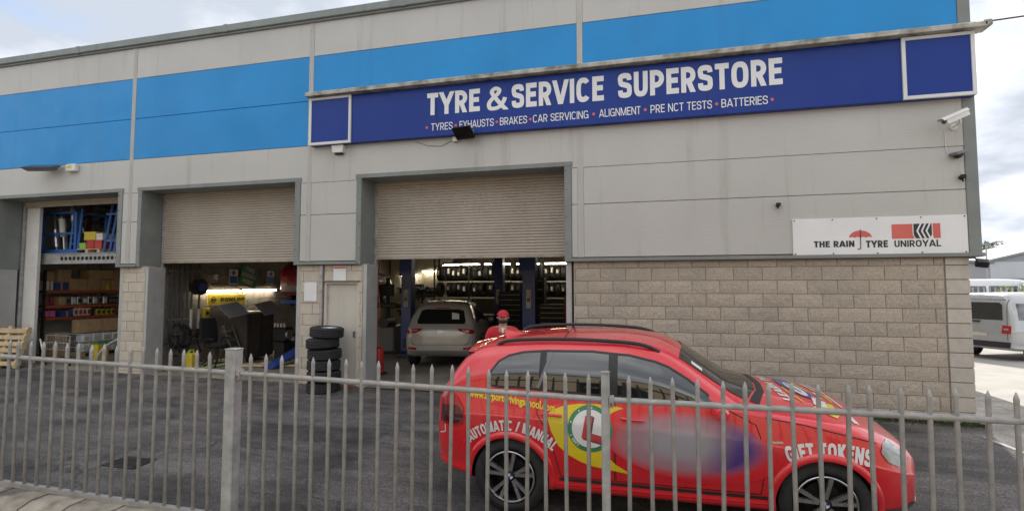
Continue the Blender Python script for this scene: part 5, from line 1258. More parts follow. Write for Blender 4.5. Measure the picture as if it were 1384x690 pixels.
grow_n = lambda idx, d: [(N[i][0], tuple(r_ + d for r_ in (N[i][1] if isinstance(N[i][1], tuple) else (N[i][1],) * 2))) for i in idx]
ji = [0, 1, 2, 3, 8, 9, 10, 12, 13, 14]; jn = grow_n(ji, .022); jn.append(((0, 0, 1.485), (.085, .08)))
skin_mesh('jacket', jn, [(0, 1), (1, 2), (2, 3), (3, 4), (4, 5), (5, 6), (3, 7), (7, 8), (8, 9), (3, 10)], m_jack, per)
ti = [0, 16, 17, 18, 20, 21, 22]; skin_mesh('trousers', grow_n(ti, .018), [(0, 1), (1, 2), (2, 3), (0, 4), (4, 5), (5, 6)], m_trou, per)
for s in (-1, 1):
    B().box((s * .115, -.05, .045), (.10, .28, .09), .03).build('shoe', m_blk, per, world=False)
    for k in range(5):
        hx = s * .26 + (k - 2) * .018; B().tube([(hx, -.14, .81), (hx + .002, -.165, .76 - .01 * (2 - abs(k - 2))), (hx, -.15, .725 + (.03 if k in (0, 4) else 0))], .009, 6).build('finger', m_skin, per, smooth=True, world=False)
    B().lathe([(0, -.02), (.016, -.01), (.018, .01), (0, .02)], 10, 'X', (s * .083, .0, 1.63)).build('ear', m_skin, per, smooth=True, world=False)
    B().lathe([(0, -.008), (.010, 0), (0, .008)], 8, 'Y', (s * .03, -.098, 1.645)).build('eye', m_blk, per, smooth=True, world=False)
B().raw([(0, -.105, 1.655), (-.014, -.098, 1.605), (.014, -.098, 1.605), (0, -.128, 1.612)], [(0, 1, 3), (0, 3, 2), (1, 2, 3), (0, 2, 1)]).build('nose', m_skin, per, world=False)
B().lathe([(0, -.03), (.055, -.025), (.075, .0), (.078, .035)], 16, 'Z', (0, -.028, 1.565)).build('beard', m_hair, per, smooth=True, world=False)
B().box((0, -.112, 1.585), (.045, .008, .008), .003).build('mouth', m_redp, per, world=False)
B().raw([(-.03, -.085, 1.475), (.03, -.085, 1.475), (.008, -.128, 1.40), (-.008, -.128, 1.40)], [(0, 1, 2, 3)]).build('collar', m_lab, per, world=False)
cp = B(); pr = [(.094 * math.cos(t), .088 * math.sin(t)) for t in [i * math.pi / 16 for i in range(9)]]
cp.lathe([(r_, z_) for r_, z_ in pr], 20, 'Z', (0, -.008, 1.668)); cp.v = [(p[0], p[1] * 1.12, p[2]) for p in cp.v]
cap = cp.build('cap', m_jack, per, smooth=True, world=False)
V = [(.085 * math.sin(a), -.085 * math.cos(a) - .02, 1.672) for a in [R_(-60 + i * 15) for i in range(9)]] + [(.085 * math.sin(a), -.085 * math.cos(a) - .10, 1.655) for a in [R_(-50 + i * 12.5) for i in range(9)]]
V += [(p[0], p[1], p[2] + .006) for p in V]
B().raw(V, [(i, i + 1, 10 + i, 9 + i) for i in range(8)] + [(18 + i, 27 + i, 28 + i, 19 + i) for i in range(8)] + [(9 + i, 10 + i, 28 + i, 27 + i) for i in range(8)]).build('cap_peak', m_jack, cap, world=False)
B().raw([(-.075, .02, 1.60), (.075, .02, 1.60), (.085, .03, 1.67), (-.085, .03, 1.67), (-.06, .085, 1.59), (.06, .085, 1.59), (.07, .095, 1.67), (-.07, .095, 1.67)], [(0, 4, 7, 3), (4, 5, 6, 7), (5, 1, 2, 6)]).build('hair', m_hair, per, world=False)

# ------------------------------------------------------------------ strip lights
def strip_light(label, p0, p1, r=.018, n=1):
    p0, p1 = Vector(p0), Vector(p1); t = thing('strip_light', label, 'light', tuple(p0), group='lit workshop strip lights'); d = (p1 - p0).normalized()
    c = (p0 + p1) / 2; L = (p1 - p0).length; ang = math.atan2(d.y, d.x)
    B().box(c + Vector((0, 0, .045)), (L + .08, .09, .05), .008, rotm(0, 0, ang)).build('fitting', m_wht, t)
    B().cyl(p0, p1, r, n=10).build('tube', m_tube, t, smooth=True)
    for p in (p0, p1): B().box(p + Vector((0, 0, .015)), (.03, .04, .06), .004, rotm(0, 0, ang)).build('end_cap', m_wht, t)
strip_light('lit strip light on the block wall above the yellow banner', (-10.33, 1.72, 1.92), (-10.33, 3.12, 1.92), .024)
strip_light('lit strip light on the block wall right of the yellow banner', (-10.33, 3.22, 1.93), (-10.33, 4.66, 1.93), .024)
for lab, a, b in (('lit strip light above the left half of the tyre rack', (-7.05, 10.3, 2.92), (-5.45, 10.3, 2.92)), ('lit strip light above the middle of the tyre rack', (-5.25, 10.3, 2.92), (-4.20, 10.3, 2.92)),
                  ('lit strip light between the two blue lift columns', (-3.95, 10.3, 2.92), (-3.05, 10.3, 2.92)), ('lit strip light above the right end of the tyre rack', (-2.85, 10.3, 2.92), (-1.2, 10.3, 2.92)),
                  ('lit strip light behind the left blue lift column', (-9.75, 12.2, 2.55), (-8.95, 12.2, 2.55)), ('short lit strip light on the cream liner wall', (-8.75, 12.25, 2.72), (-8.0, 12.25, 2.72)), ('lit strip light near the red drum in the right bay', (-8.2, 7.2, 2.35), (-7.75, 7.2, 2.35))):
    strip_light(lab, a, b, .022)

# ------------------------------------------------------------------ right bay
def lift_column(label, x, y, h=3.4, w_=.30):
    t = thing('lift_column', label, 'vehicle lift', (x, y, .02), group='blue vehicle lift columns')
    b = B(); b.b2((x - w_ / 2, y - .14, .02), (x + w_ / 2, y - .10, h), .006); b.build('front_plate', m_bluep, t)
    B().b2((x - w_ / 2, y - .099, .02), (x - w_ / 2 + .03, y + .16, h), .006).build('side_plate', m_bluep, t)
    B().b2((x + w_ / 2 - .03, y - .099, .02), (x + w_ / 2, y + .16, h), .006).build('side_plate', m_bluep, t)
    B().b2((x - w_ / 2 - .1, y - .3, .02), (x + w_ / 2 + .1, y + .3, .05), .006).build('base_plate', m_blk, t)
    B().b2((x - w_ / 2 - .12, y - .05, 2.35), (x - w_ / 2 - .002, y + .12, 2.85), .015).build('motor_box', m_bluep, t)
    B().b2((x - .07, y - .146, 1.45), (x + .06, y - .141, 1.95), .002).build('warning_label', m_lab, t)
    B().b2((x - .05, y - .147, 1.62), (x + .04, y - .1465, 1.72)).build('label_print', m_orange, t)
    B().b2((x - .08, y - .165, .30), (x + .08, y - .142, .55), .01).build('carriage', m_blk, t)
    for s in (-1, 1): B().box((x + s * .32, y - .26, .16), (.7, .10, .08), .01, rotm(0, 0, R_(s * -28))).build('lift_arm', m_blk, t)
    return t
lift_column('left blue lift column beside the silver SUV', -5.74, 4.55)
lift_column('thick blue lift column right of the person in red', -2.12, 4.55, 3.4, .36)
lift_column('narrow blue lift column directly behind the person in red', -3.98, 8.0)
rk = thing('tyre_rack', 'long cream-beamed tyre rack along the back of the right bay', 'rack', (-4.5, 11, .02))
for x in (-7.55, -6.05, -4.55, -3.05, -1.5):
    for y in (10.75, 11.25): B().b2((x - .03, y - .03, .02), (x + .03, y + .03, 3.3), .004).build('upright', m_blk, rk)
for z in (.95, 1.62, 2.27):
    for y in (10.72, 11.28):
        for x0, x1 in ((-7.52, -6.08), (-6.02, -4.58), (-4.52, -3.08), (-3.02, -1.53)): B().b2((x0, y - .02, z - .05), (x1, y + .02, z), .004).build('beam', m_cream_in, rk)
TR = TYRE.copy(); r9 = random.Random(9)
for zi, z in enumerate((1.62, 2.27)):
    x = -7.38; cnt = 0
    while x < -1.65:
        if min(abs(x - u) for u in (-6.05, -4.55, -3.05)) > .13 and r9.random() > .06:
            s_ = r9.uniform(.9, .98); loc = (x, 11 + r9.uniform(-.03, .03), z + .325 * s_ + .003)
            t = thing('tyre', '%s black tyre from the left on the %s shelf of the back rack' % (ORD[cnt], ('middle', 'top')[zi]), 'tyre', loc, group=('tyres on the middle rack shelf', 'tyres on the top rack shelf')[zi]); cnt += 1
            place('tyre_rubber', TYRE, t, loc, (0, R_(90), 0), (s_, s_, .95))
            if r9.random() < .62:
                zz = loc[2] + r9.uniform(-.10, .03); B().b2((x - .04, loc[1] - .325 * s_ - .012, zz), (x + .04, loc[1] - .325 * s_ - .004, zz + r9.uniform(.12, .20))).build('paper_label', m_lab, t)
        x += .225
def chest(label, x, y, w_, h, mat, n, z0=.02):
    t = thing('tool_chest', label, 'tool chest', (x, y, z0)); B().b2((x - w_ / 2, y - .24, z0 + .08), (x + w_ / 2, y + .25, z0 + h), .01).build('cabinet', mat, t)
    for k in range(n):
        za = z0 + .12 + (h - .18) * k / n; zb = z0 + .12 + (h - .18) * (k + .86) / n
        d = B().b2((x - w_ / 2 + .03, y - .262, za), (x + w_ / 2 - .03, y - .235, zb), .004).build('drawer', mat, t); B().b2((x - w_ / 2 + .06, y - .278, zb - .025), (x + w_ / 2 - .06, y - .263, zb - .008), .003).build('handle', m_steel, d)
    for sx in (-1, 1):
        for sy in (-1, 1): B().cyl((x + sx * w_ * .42, y + sy * .18 - .02, z0 + .05), (x + sx * w_ * .42, y + sy * .18 + .02, z0 + .05), .05, n=10).build('castor', m_blk, t)
chest('tall black tool chest between the blue lift columns', -3.42, 7.6, .80, 1.85, m_blk, 10)
chest('low black drawer bench right of the silver SUV', -4.55, 7.9, 1.0, 1.05, m_blk, 6)
chest('black drawer cabinet at the right of the right bay', -1.95, 7.2, .85, 1.45, m_blk, 8)
chest('red tool chest at the right edge of the right bay', -1.18, 6.4, .5, 1.75, m_redp, 10)
chest('dark parts cabinet left of the thick lift column', -3.0, 9.4, .7, 2.35, m_brown, 7)
dm = thing('red_drum', 'red upright service drum just inside the right bay', 'drum', (-5.02, 1.5, .02))
B().lathe([(0, 0), (.13, 0), (.135, .03), (.135, .5), (.12, .56), (.05, .6), (0, .6)], 20, 'Z', (-5.02, 1.5, .05)).build('body', m_redp, dm, smooth=True); B().b2((-5.18, 1.34, .02), (-4.86, 1.66, .06), .01).build('base', m_blk, dm)
tag(B().tube(catmull3([(-5.02, 1.5, .62), (-5.06, 1.52, 1.1), (-5.0, 1.5, 1.6), (-5.08, 1.55, 2.2), (-5.0, 1.6, 2.9)]), .014, 6).build('orange_hose', m_orange, smooth=True), 'thin orange hose hanging above the red drum', 'hose')
wb = thing('wheel_balancer', 'dark wheel balancing machine left of the blue lift column', 'machine', (-6.6, 5.0, .02))
B().b2((-7.1, 4.8, .02), (-6.3, 5.4, .9), .04).build('cabinet', m_greyp, wb); B().b2((-7.15, 4.75, 1.40), (-6.2, 5.3, 1.55), .03).build('tray', m_blk, wb); B().b2((-6.8, 5.2, .9), (-6.7, 5.3, 2.3), .01).build('mast', m_blk, wb); B().b2((-7.0, 5.1, 1.75), (-6.5, 5.2, 2.1), .02).build('screen', m_alud, wb); B().cyl((-6.6, 4.6, .95), (-6.6, 5.0, .95), .03, n=8).build('shaft', m_steel, wb)
B().cyl((-6.35, 4.2, 1.0), (-6.35, 4.75, 1.0), .16, n=16).build('guard', m_blk, wb)
tch = thing('tyre_changer', 'black tyre changing machine in front of the cream liner wall', 'machine', (-7.9, 10.2, .02))
B().b2((-8.3, 9.9, .02), (-7.6, 10.5, .7), .04).build('cabinet', m_blk, tch); B().cyl((-7.95, 10.2, .7), (-7.95, 10.2, .85), .28, n=18).build('turntable', m_steel, tch); B().b2((-8.0, 10.45, .7), (-7.88, 10.6, 1.95), .01).build('column', m_blk, tch)
B().tube([(-7.94, 10.5, 1.95), (-7.94, 10.1, 1.95), (-7.94, 10.1, 1.5)], .035, 8).build('mount_arm', m_blk, tch); B().tube([(-8.3, 10.2, 2.05), (-8.1, 10.3, 1.85), (-7.8, 10.3, 1.85), (-7.6, 10.2, 2.05)], .04, 8).build('lever', m_blk, tch)
for i, (x, z) in enumerate(((-9.0, 1.55), (-8.35, 1.6))):
    t = thing('parts_bin', ['left dark parts bin on the cream liner wall', 'right dark parts bin on the cream liner wall'][i], 'bin rack', (x, 12.3, z)); B().b2((x - .27 + i * .06, 12.1, z), (x + .27 - i * .06, 12.38, z + .62 - .2 * i), .01).build('frame', m_blk, t)
    for a in range(3):
        for c in range(3 - i): B().b2((x - .23 + a * .15, 12.06, z + .05 + c * .18), (x - .23 + a * .15 + .13, 12.11, z + .15 + c * .18), .01).build('tray', m_greyp, t)
for i, z in enumerate((.95, 1.95)):
    t = thing('wall_bracket', ['lower black bracket on the cream liner wall', 'upper black bracket on the cream liner wall'][i], 'bracket', (-9.6, 12.3, z)); B().b2((-9.9, 12.05, z), (-9.15, 12.38, z + .06), .01).build('shelf', m_blk, t); B().b2((-9.88, 12.30, z - .2), (-9.84, 12.38, z), .005).build('stay', m_blk, t)
tag(B().tube(catmull3([(-5.0, 4.7, 2.6), (-4.4, 4.8, 2.72), (-3.9, 5.2, 2.5), (-3.2, 5.0, 2.78)]), .016, 6).build('looped_cable', m_blk, smooth=True), 'black cable looping under the shutter above the silver SUV', 'cable')

# ------------------------------------------------------------------ middle bay
WX = -10.355
ban = thing('yellow_banner', 'yellow DUNLOP banner under the strip light on the block wall', 'banner', (WX, 2.7, 1.5))
B().b2((WX - .012, 2.02, 1.53), (WX, 3.40, 1.82), .003).build('sheet', m_yel, ban)
def wtext(txt, y0, y1, z0, z1, x, mat, parent, th=.2, slant=0.):
    V, F, _ = block_text(txt, th); sh = rootloc(parent)
    return addmesh('lettering', B().raw([(x, y0 + a * (y1 - y0) + slant * c * (z1 - z0), z0 + c * (z1 - z0)) for a, c in V], F).mesh('lettering', sh, fix=False), mat, parent)
wtext('DUNLOP', 2.45, 3.36, 1.625, 1.725, WX + .003, m_ink, ban, .26, .25)
B().cyl((WX + .001, 2.22, 1.675), (WX + .004, 2.22, 1.675), .085, n=20).build('emblem_ring', m_ink, ban); B().cyl((WX + .004, 2.22, 1.675), (WX + .007, 2.22, 1.675), .065, n=20).build('emblem_disc', m_yel, ban)
B().raw([(WX + .009, 2.17, 1.64), (WX + .009, 2.36, 1.675), (WX + .009, 2.17, 1.71)], [(0, 1, 2)]).build('emblem_arrow', m_ink, ban)
fs = thing('fire_sign', 'tilted green FIRE ASSEMBLY POINT sign on the block wall', 'sign', (WX, 3.45, 2.05), (R_(-14), 0, 0))
sgb = B().b2((-.008, -.34, 0), (.006, .34, .60), .004).build('board', m_grn, fs, world=False)
def ltext(txt, y0, y1, z0, z1, parent, mat):
    V, F, _ = block_text(txt, .19); return addmesh('lettering', B().raw([(.009, y0 + a * (y1 - y0), z0 + c * (z1 - z0)) for a, c in V], F).mesh('l', None, fix=False), mat, parent)
ltext('FIRE', -.18, .18, .42, .55, fs, m_lab); ltext('ASSEMBLY', -.30, .30, .24, .37, fs, m_lab); ltext('POINT', -.22, .22, .06, .19, fs, m_lab)
for lab, y, z, h in (('blue and white notice left of the green fire sign', 2.92, 2.10, .42), ('blue and white notice right of the green fire sign', 4.45, 2.12, .40)):
    t = thing('safety_notice', lab, 'notice', (WX, y, z)); B().b2((WX - .01, y - .16, z), (WX, y + .16, z + h), .003).build('sheet', m_wht, t); B().b2((WX + .0005, y - .14, z + .02), (WX + .003, y + .14, z + h * .55)).build('blue_print', m_bluel, t); B().cyl((WX + .0005, y, z + h * .77), (WX + .003, y, z + h * .77), .065, n=14).build('symbol_print', m_bluel, t)
t = thing('wall_switch', 'small white box high on the block wall', 'switch', (WX, 2.25, 2.25)); B().b2((WX - .02, 2.21, 2.22), (WX + .06, 2.31, 2.36), .012).build('housing', m_wht, t); B().cyl((WX + .06, 2.26, 2.29), (WX + .072, 2.26, 2.29), .02, n=8).build('button', m_greyp, t)
t = thing('yellow_socket', 'small yellow socket box left of the office chair', 'socket', (WX, 1.95, 1.2)); B().b2((WX - .02, 1.84, 1.22), (WX + .09, 2.03, 1.46), .012).build('housing', m_yel, t); B().cyl((WX + .09, 1.94, 1.33), (WX + .10, 1.94, 1.33), .05, n=10).build('plug', m_blk, t)
for i, (y, r_) in enumerate(((1.0, .022), (1.16, .03), (1.46, .022), (1.70, .026), (.85, .02), (1.32, .018))):
    t = thing('wall_pipe', ['thin grey pipe second from the left jamb in the middle bay', 'thick grey pipe near the left jamb of the middle bay', 'slim grey pipe left of the hose reel', 'grey pipe passing behind the hose reel', 'grey pipe nearest the left jamb of the middle bay', 'thin pipe in the middle of the pipe row'][i], 'pipe', (WX + .05, y, .6))
    B().cyl((WX + .05, y, .75 - .1 * (i % 3)), (WX + .05, y, 4.6), r_, n=8).build('tube', m_pipe, t, smooth=True)
    for z in (1.2, 2.4): B().b2((WX - .01, y - .05, z), (WX + .06, y + .05, z + .03), .004).build('clip', m_galv, t)
    if i in (2, 3): B().cyl((WX + .05, y, .95), (WX + .05, y, 1.45), r_ * 1.6, n=10).build('sleeve', m_lab, t, smooth=True); B().cyl((WX + .05, y, .70), (WX + .05, y, .95), r_ * 1.4, n=8).build('valve', m_blk, t)
hr = thing('hose_reel', 'dark blue round hose reel at the left end of the strip light', 'hose reel', (WX + .12, 1.62, 1.95))
B().cyl((WX + .02, 1.62, 2.02), (WX + .20, 1.62, 2.02), .21, n=20).build('drum', m_bluel if False else m_alud, hr, smooth=True); B().cyl((WX + .20, 1.62, 2.02), (WX + .22, 1.62, 2.02), .10, n=14).build('hub', m_bluep, hr); B().tube([(WX + .12, 1.83, 2.0), (WX + .12, 1.95, 2.12), (WX + .1, 1.98, 1.95)], .012, 6).build('hose_end', m_yel, hr)
def coil(label, x, y, z, r_, n, mat, seed, name='hose_coil'):
    q = random.Random(seed); P = []
    for i in range(n * 14 + 1):
        a = i / 14 * 2 * math.pi; rr = r_ * (1 + .12 * math.sin(a * .37 + seed)); P.append((x + .012 * math.sin(i * .3), y + rr * math.sin(a) * .8, z + rr * math.cos(a)))
    return tag(B().tube(P, .013, 5).build(name, mat, smooth=True), label, 'hose')
coil('black hose coil hanging low on the pipes in the middle bay', WX + .14, 1.0, .82, .30, 4, m_blk, 2)
coil('second black hose coil hanging right of the first', WX + .12, 1.22, .78, .26, 3, m_blk, 5)
coil('thin red hose loop hanging left of the office chair', WX + .06, 1.98, .72, .24, 1, m_redp, 3)
jg = thing('yellow_container', 'yellow plastic container on the floor of the middle bay', 'container', (-9.75, .98, .03)); B().b2((-9.86, .86, .03), (-9.66, 1.10, .42), .04).build('body', m_yel, jg); B().tube([(-9.76, .90, .40), (-9.76, .93, .49), (-9.76, 1.03, .49), (-9.76, 1.06, .40)], .018, 6).build('handle', m_yel, jg); B().cyl((-9.76, .90, .41), (-9.76, .90, .46), .03, n=10).build('cap', m_lime, jg)
tag(B().tube([(-9.4, .55, .06), (-9.42, .8, .05), (-9.5, 1.05, .06), (-9.3, 1.3, .09), (-9.2, 1.5, .12)], .016, 6).build('green_hose', m_lime, smooth=True), 'bright green hose trailing across the floor in the middle bay', 'hose')
oc = thing('office_chair', 'black office chair in front of the block wall', 'chair', (-9.45, 1.45, .03))
B().lathe([(0, -.02), (.24, -.015), (.27, .03), (.24, .08), (0, .09)], 20, 'Z', (-9.45, 1.45, .52)).build('seat', m_fab, oc, smooth=True)
b = B(); n_ = 10; V = []
for i in range(n_ + 1):
    z = .62 + .62 * i / n_; w_ = .25 * (1 - .25 * (2 * i / n_ - 1) ** 4); cx = -9.66 - .10 * i / n_
    V += [(cx - .05, 1.45 - w_, z), (cx + .02, 1.45 - w_, z), (cx + .05, 1.45, z), (cx + .02, 1.45 + w_, z), (cx - .05, 1.45 + w_, z)]
F = [(i * 5 + k, i * 5 + (k + 1) % 5, i * 5 + 5 + (k + 1) % 5, i * 5 + 5 + k) for i in range(n_) for k in range(5)] + [(0, 1, 2, 3, 4), tuple(range(len(V) - 1, len(V) - 6, -1))]
b.raw(V, F).build('backrest', m_fab, oc, smooth=True); B().cyl((-9.45, 1.45, .12), (-9.45, 1.45, .52), .03, n=10).build('gas_column', m_blk, oc)
for s in (-1, 1): B().tube([(-9.62, 1.45 + s * .27, .55), (-9.55, 1.45 + s * .29, .74), (-9.30, 1.45 + s * .29, .74)], .022, 6).build('armrest', m_blk, oc, smooth=True)
for k in range(5):
    a = k * 1.2566 + .3; e_ = (-9.45 + .28 * math.cos(a), 1.45 + .28 * math.sin(a)); B().tube([(-9.45, 1.45, .14), (e_[0], e_[1], .09)], .02, 6).build('leg', m_blk, oc); B().cyl((e_[0], e_[1] - .02, .055), (e_[0], e_[1] + .02, .055), .028, n=8).build('castor', m_blk, oc)
st = thing('step_ladder', 'small grey step ladder between the chair and the dark cabinet', 'ladder', (-9.5, 1.95, .03))
for y in (1.80, 2.10):
    B().tube([(-9.15, y, .03), (-9.62, y, 1.02)], .022, 6).build('rail', m_pipe, st); B().tube([(-9.95, y, .03), (-9.62, y, 1.02)], .016, 6).build('back_leg', m_pipe, st)
for k in range(4): B().b2((-9.30 - .1 * k - .07, 1.81, .22 + k * .21), (-9.30 - .1 * k + .07, 2.09, .25 + k * .21), .005).build('step', m_pipe, st)
al_ = thing('wheel_alignment_cabinet', 'dark slatted cabinet with grey panels on top in the middle bay', 'cabinet', (-9.6, 2.55, .03))
B().b2((-9.95, 2.22, .12), (-9.25, 3.2, 1.32), .01).build('cabinet', m_brown, al_)
for k in range(7): B().b2((-9.242, 2.25, .20 + k * .155), (-9.225, 3.17, .31 + k * .155), .005).build('slat', m_brown, al_)
for y in (2.25, 2.7, 3.17): B().b2((-9.23, y - .025, .15), (-9.205, y + .025, 1.30), .005).build('stile', m_blk, al_)
for y in (2.28, 3.12):
    for x in (-9.88, -9.32): B().cyl((x, y, .03), (x, y, .12), .04, n=8).build('castor', m_blk, al_)
for y, a in ((1.70, -24), (2.98, -24)): B().box((-9.22, y, 1.44), (.50, .62, .02), .004, rotm(R_(10), R_(38), 0)).build('grey_panel', m_greyp, al_)
B().b2((-9.92, 2.25, 1.322), (-9.28, 3.14, 1.36), .006).build('top', m_cream_in, al_)
# maroon car raised on a lift
HB = [(-1.95, .45, .45, .72, .44, .40, .78, .80), (-1.90, .36, .70, .86, .68, .62, .93, .95), (-1.80, .30, .80, .94, .78, .70, 1.05, 1.08), (-1.65, .27, .84, .97, .80, .66, 1.22, 1.26), (-1.45, .25, .86, .98, .81, .62, 1.38, 1.43), (-1.1, .24, .87, .98, .82, .60, 1.43, 1.49), (-.2, .23, .87, .96, .82, .60, 1.44, 1.50), (.3, .23, .87, .95, .82, .60, 1.36, 1.43), (1.0, .23, .87, .92, .82, .66, 1.02, 1.07), (1.5, .24, .86, .84, .81, .66, .90, .94), (1.85, .28, .74, .72, .70, .52, .76, .79), (1.98, .36, .5, .6, .46, .36, .64, .66)]
mc = thing('maroon_hatchback', 'maroon hatchback raised on a lift in the middle bay', 'car', (-8.18, 4.95, 1.50), (0, 0, R_(90)))
hb = Body(HB, 3, 3); hb.make('body', m_maroon, mc, [(-1.2, .30), (1.25, .30)], .34)
for x in (-1.2, 1.25):
    for sg in (-1, 1): wheel(mc, x, sg * .74, .27, .30, .19, sg)
hb.patch('rear_window', [(-.55, 1.08), (.55, 1.08), (.48, 1.34), (-.48, 1.34)], 'B', .006, m_glass, mc, .08)
hb.patch('rear_bumper', [(-.72, .40), (.72, .40), (.70, .56), (-.70, .56)], 'B', .012, m_greyp, mc, .08)
for s in (-1, 1): hb.patch('tail_light', [(s * .55, .80), (s * .74, .80), (s * .76, 1.0), (s * .60, 1.02)], 'B', .012, m_tail, mc, .06)
for ax in ('R', 'L'): hb.patch('window', [(-1.35, 1.03), (.55, 1.02), (.25, 1.30), (-1.1, 1.36)], ax, .008, m_glass, mc, .09)
lf = thing('scissor_lift', 'blue scissor lift carrying the maroon hatchback', 'vehicle lift', (-8.2, 4.6, .03))
for s in (-1, 1):
    x = -8.2 + s * .55
    B().b2((x - .25, 3.2, 1.55), (x + .25, 6.8, 1.66), .01).build('platform', m_bluep, lf); B().b2((x - .25, 3.4, .03), (x + .25, 6.6, .10), .01).build('base', m_blk, lf)
    for d in (-1, 1): B().box((x + d * .09, 5.0, .83), (.05, 3.1, .16), .01, rotm(R_(d * 28), 0, 0)).build('scissor_arm', m_bluel, lf)
rp = thing('blue_ramp', 'blue sloping drive-on ramp at the right of the middle bay', 'ramp', (-7.75, 2.1, .03)); B().box((-7.75, 2.1, .34), (.42, 1.5, .06), .01, rotm(R_(24), 0, R_(-20))).build('deck', m_bluep, rp); B().box((-7.6, 2.65, .32), (.36, .08, .58), .01).build('support', m_blk, rp)
dpl = thing('ramp_board', 'pale board lying on the floor of the middle bay', 'board', (-8.0, 1.8, .03)); B().box((-7.9, 1.9, .07), (2.2, .30, .05), .008, rotm(0, 0, R_(16))).build('plank', m_wood, dpl); B().box((-7.6, 2.4, .07), (2.2, .25, .05), .008, rotm(0, 0, R_(16))).build('plank', m_wood, dpl)

# ------------------------------------------------------------------ left storage bay: rack facing +X at X = -15.2
RX = -15.2
sr = thing('storage_rack', 'storage rack with three red beams and blue uprights in the left bay', 'rack', (RX - .4, 2.5, .06))
for y in (1.36, 3.58):
    for x in (RX - .78, RX - .03): B().b2((x - .03, y - .03, .06), (x + .03, y + .03, 2.5), .004).build('upright', m_bluep if y > 2 else m_alud, sr)
for z in (1.17, 1.50, 1.925):
    for x in (RX, RX - .78): B().b2((x - .025, 1.40, z - .07), (x + .02, 3.54, z), .004).build('beam', m_orange, sr)
    B().b2((RX - .76, 1.40, z - .03), (RX - .03, 3.54, z - .005), .003).build('shelf_board', m_greyp, sr)
def carton(label, y0, y1, z0, z1, x1=RX - .02, dp=.38, mat=m_card, rz=0, name='cardboard_box', cat='box', group='cardboard boxes on the rack'):
    t = thing(name, label, cat, (x1 - dp / 2, (y0 + y1) / 2, z0), (0, 0, R_(rz)), group); L, H = y1 - y0, z1 - z0
    B().box((0, 0, H / 2), (dp, L, H), .006).build('carton', mat, t, world=False)
    B().box((0, 0, H / 2), (dp + .003, .05, H + .003), 0).build('tape', m_tape, t, world=False)
    return t
carton('large cardboard box at the left end of the top shelf', 1.66, 2.05, 2.16, 2.52, rz=5)
carton('small pale cardboard box left of the large one on the top shelf', 1.40, 1.62, 2.2, 2.45, x1=RX - .05)
carton('blue and white box below the left cardboard box', 1.62, 1.98, 1.93, 2.15, mat=m_bluep, group=None)
carton('small white carton at the left corner of the top shelf', 1.40, 1.58, 1.93, 2.19, mat=m_wht, group=None)
carton('cardboard box with a dark handle slot on the top shelf', 2.02, 2.52, 1.93, 2.26)
carton('plain cardboard box in the middle of the top shelf', 2.54, 2.92, 1.93, 2.27)
carton('cardboard box with an open flap on the top shelf', 2.95, 3.24, 1.93, 2.25)
carton('cardboard box at the right end of the top shelf', 3.26, 3.54, 1.93, 2.26)
carton('long cardboard box lying on the other boxes of the top shelf', 2.56, 3.30, 2.275, 2.53)
carton('long upper cardboard box at the right of the top shelf', 3.32, 3.55, 2.265, 2.55)
t = thing('yellow_bottle', 'yellow bottle in the open box on the top shelf', 'bottle', (RX + .02, 3.06, 1.935)); B().lathe([(0, 0), (.06, 0), (.065, .1), (.05, .15), (.02, .18), (.02, .21), (0, .21)], 12, 'Z', (RX + .04, 3.08, 1.935)).build('body', m_yel, t, smooth=True); B().cyl((RX + .04, 3.08, 2.145), (RX + .04, 3.08, 2.165), .023, n=8).build('cap', m_lime, t)
def can(label, y, z, r_, h, mat, group, x=RX - .09, lab=m_wht, name='oil_can'):
    t = thing(name, label, 'can', (x, y, z), group=group)
    B().box((x, y, z + h * .46), (r_ * 1.6, r_ * 2, h * .92), .015).build('body', mat, t); B().cyl((x, y - r_ * .5, z + h * .92), (x, y - r_ * .5, z + h), r_ * .3, n=8).build('cap', m_blk, t); B().box((x + r_ * .805, y, z + h * .45), (.004, r_ * 1.5, h * .5), 0).build('label', lab, t)
for i in range(8): can('%s silver oil can from the left on the second shelf of the rack' % ORD[i], 2.02 + i * .155, 1.505, .066, .26, m_steel if i % 3 else m_greyp, 'cans on the second shelf', lab=m_wht if i % 2 else m_ink)
for i in range(3): can('%s dark can from the left at the right end of the second shelf' % ORD[i], 3.28 + i * .11, 1.505, .048, .22, m_blk, 'dark cans on the second shelf', lab=m_greyp)
carton('small brown carton at the left of the cans on the second shelf', 1.76, 1.93, 1.505, 1.74, dp=.25)
for i in range(2): can('%s dark red can at the far left of the second shelf' % ORD[i], 1.46 + i * .13, 1.505, .055, .25, m_maroon, 'dark red cans', lab=m_maroon)
for i in range(2): can('%s pink bottle from the left on the lowest shelf' % ORD[i], 1.46 + i * .16, 1.175, .07, .2, m_pink, 'pink bottles', lab=m_pink, name='pink_bottle')
for i in range(4): can('%s red and white bottle from the left on the lowest shelf' % ORD[i], 2.25 + i * .125, 1.175, .055, .25, m_wht, 'red and white bottles', lab=m_redp, name='red_bottle')
for i in range(4): can('%s black and yellow can from the left on the lowest shelf' % ORD[i], 2.92 + i * .15, 1.175, .06, .20, m_yel, 'yellow cans', lab=m_ink, name='yellow_can')
carton('dark blue carton between the pink and red bottles', 1.82, 2.14, 1.175, 1.33, mat=m_bluep, group=None)
pl = thing('stack_pallet', 'wooden pallet under the white containers', 'pallet', (-14.8, 2.6, .06))
for k in range(5): B().b2((-15.1 + k * .14, 1.86, .15), (-15.0 + k * .14, 3.36, .172), .003).build('board', m_wood, pl)
for y in (1.92, 2.6, 3.28): B().b2((-15.1, y - .05, .06), (-14.44, y + .05, .148), .003).build('runner', m_wood, pl)
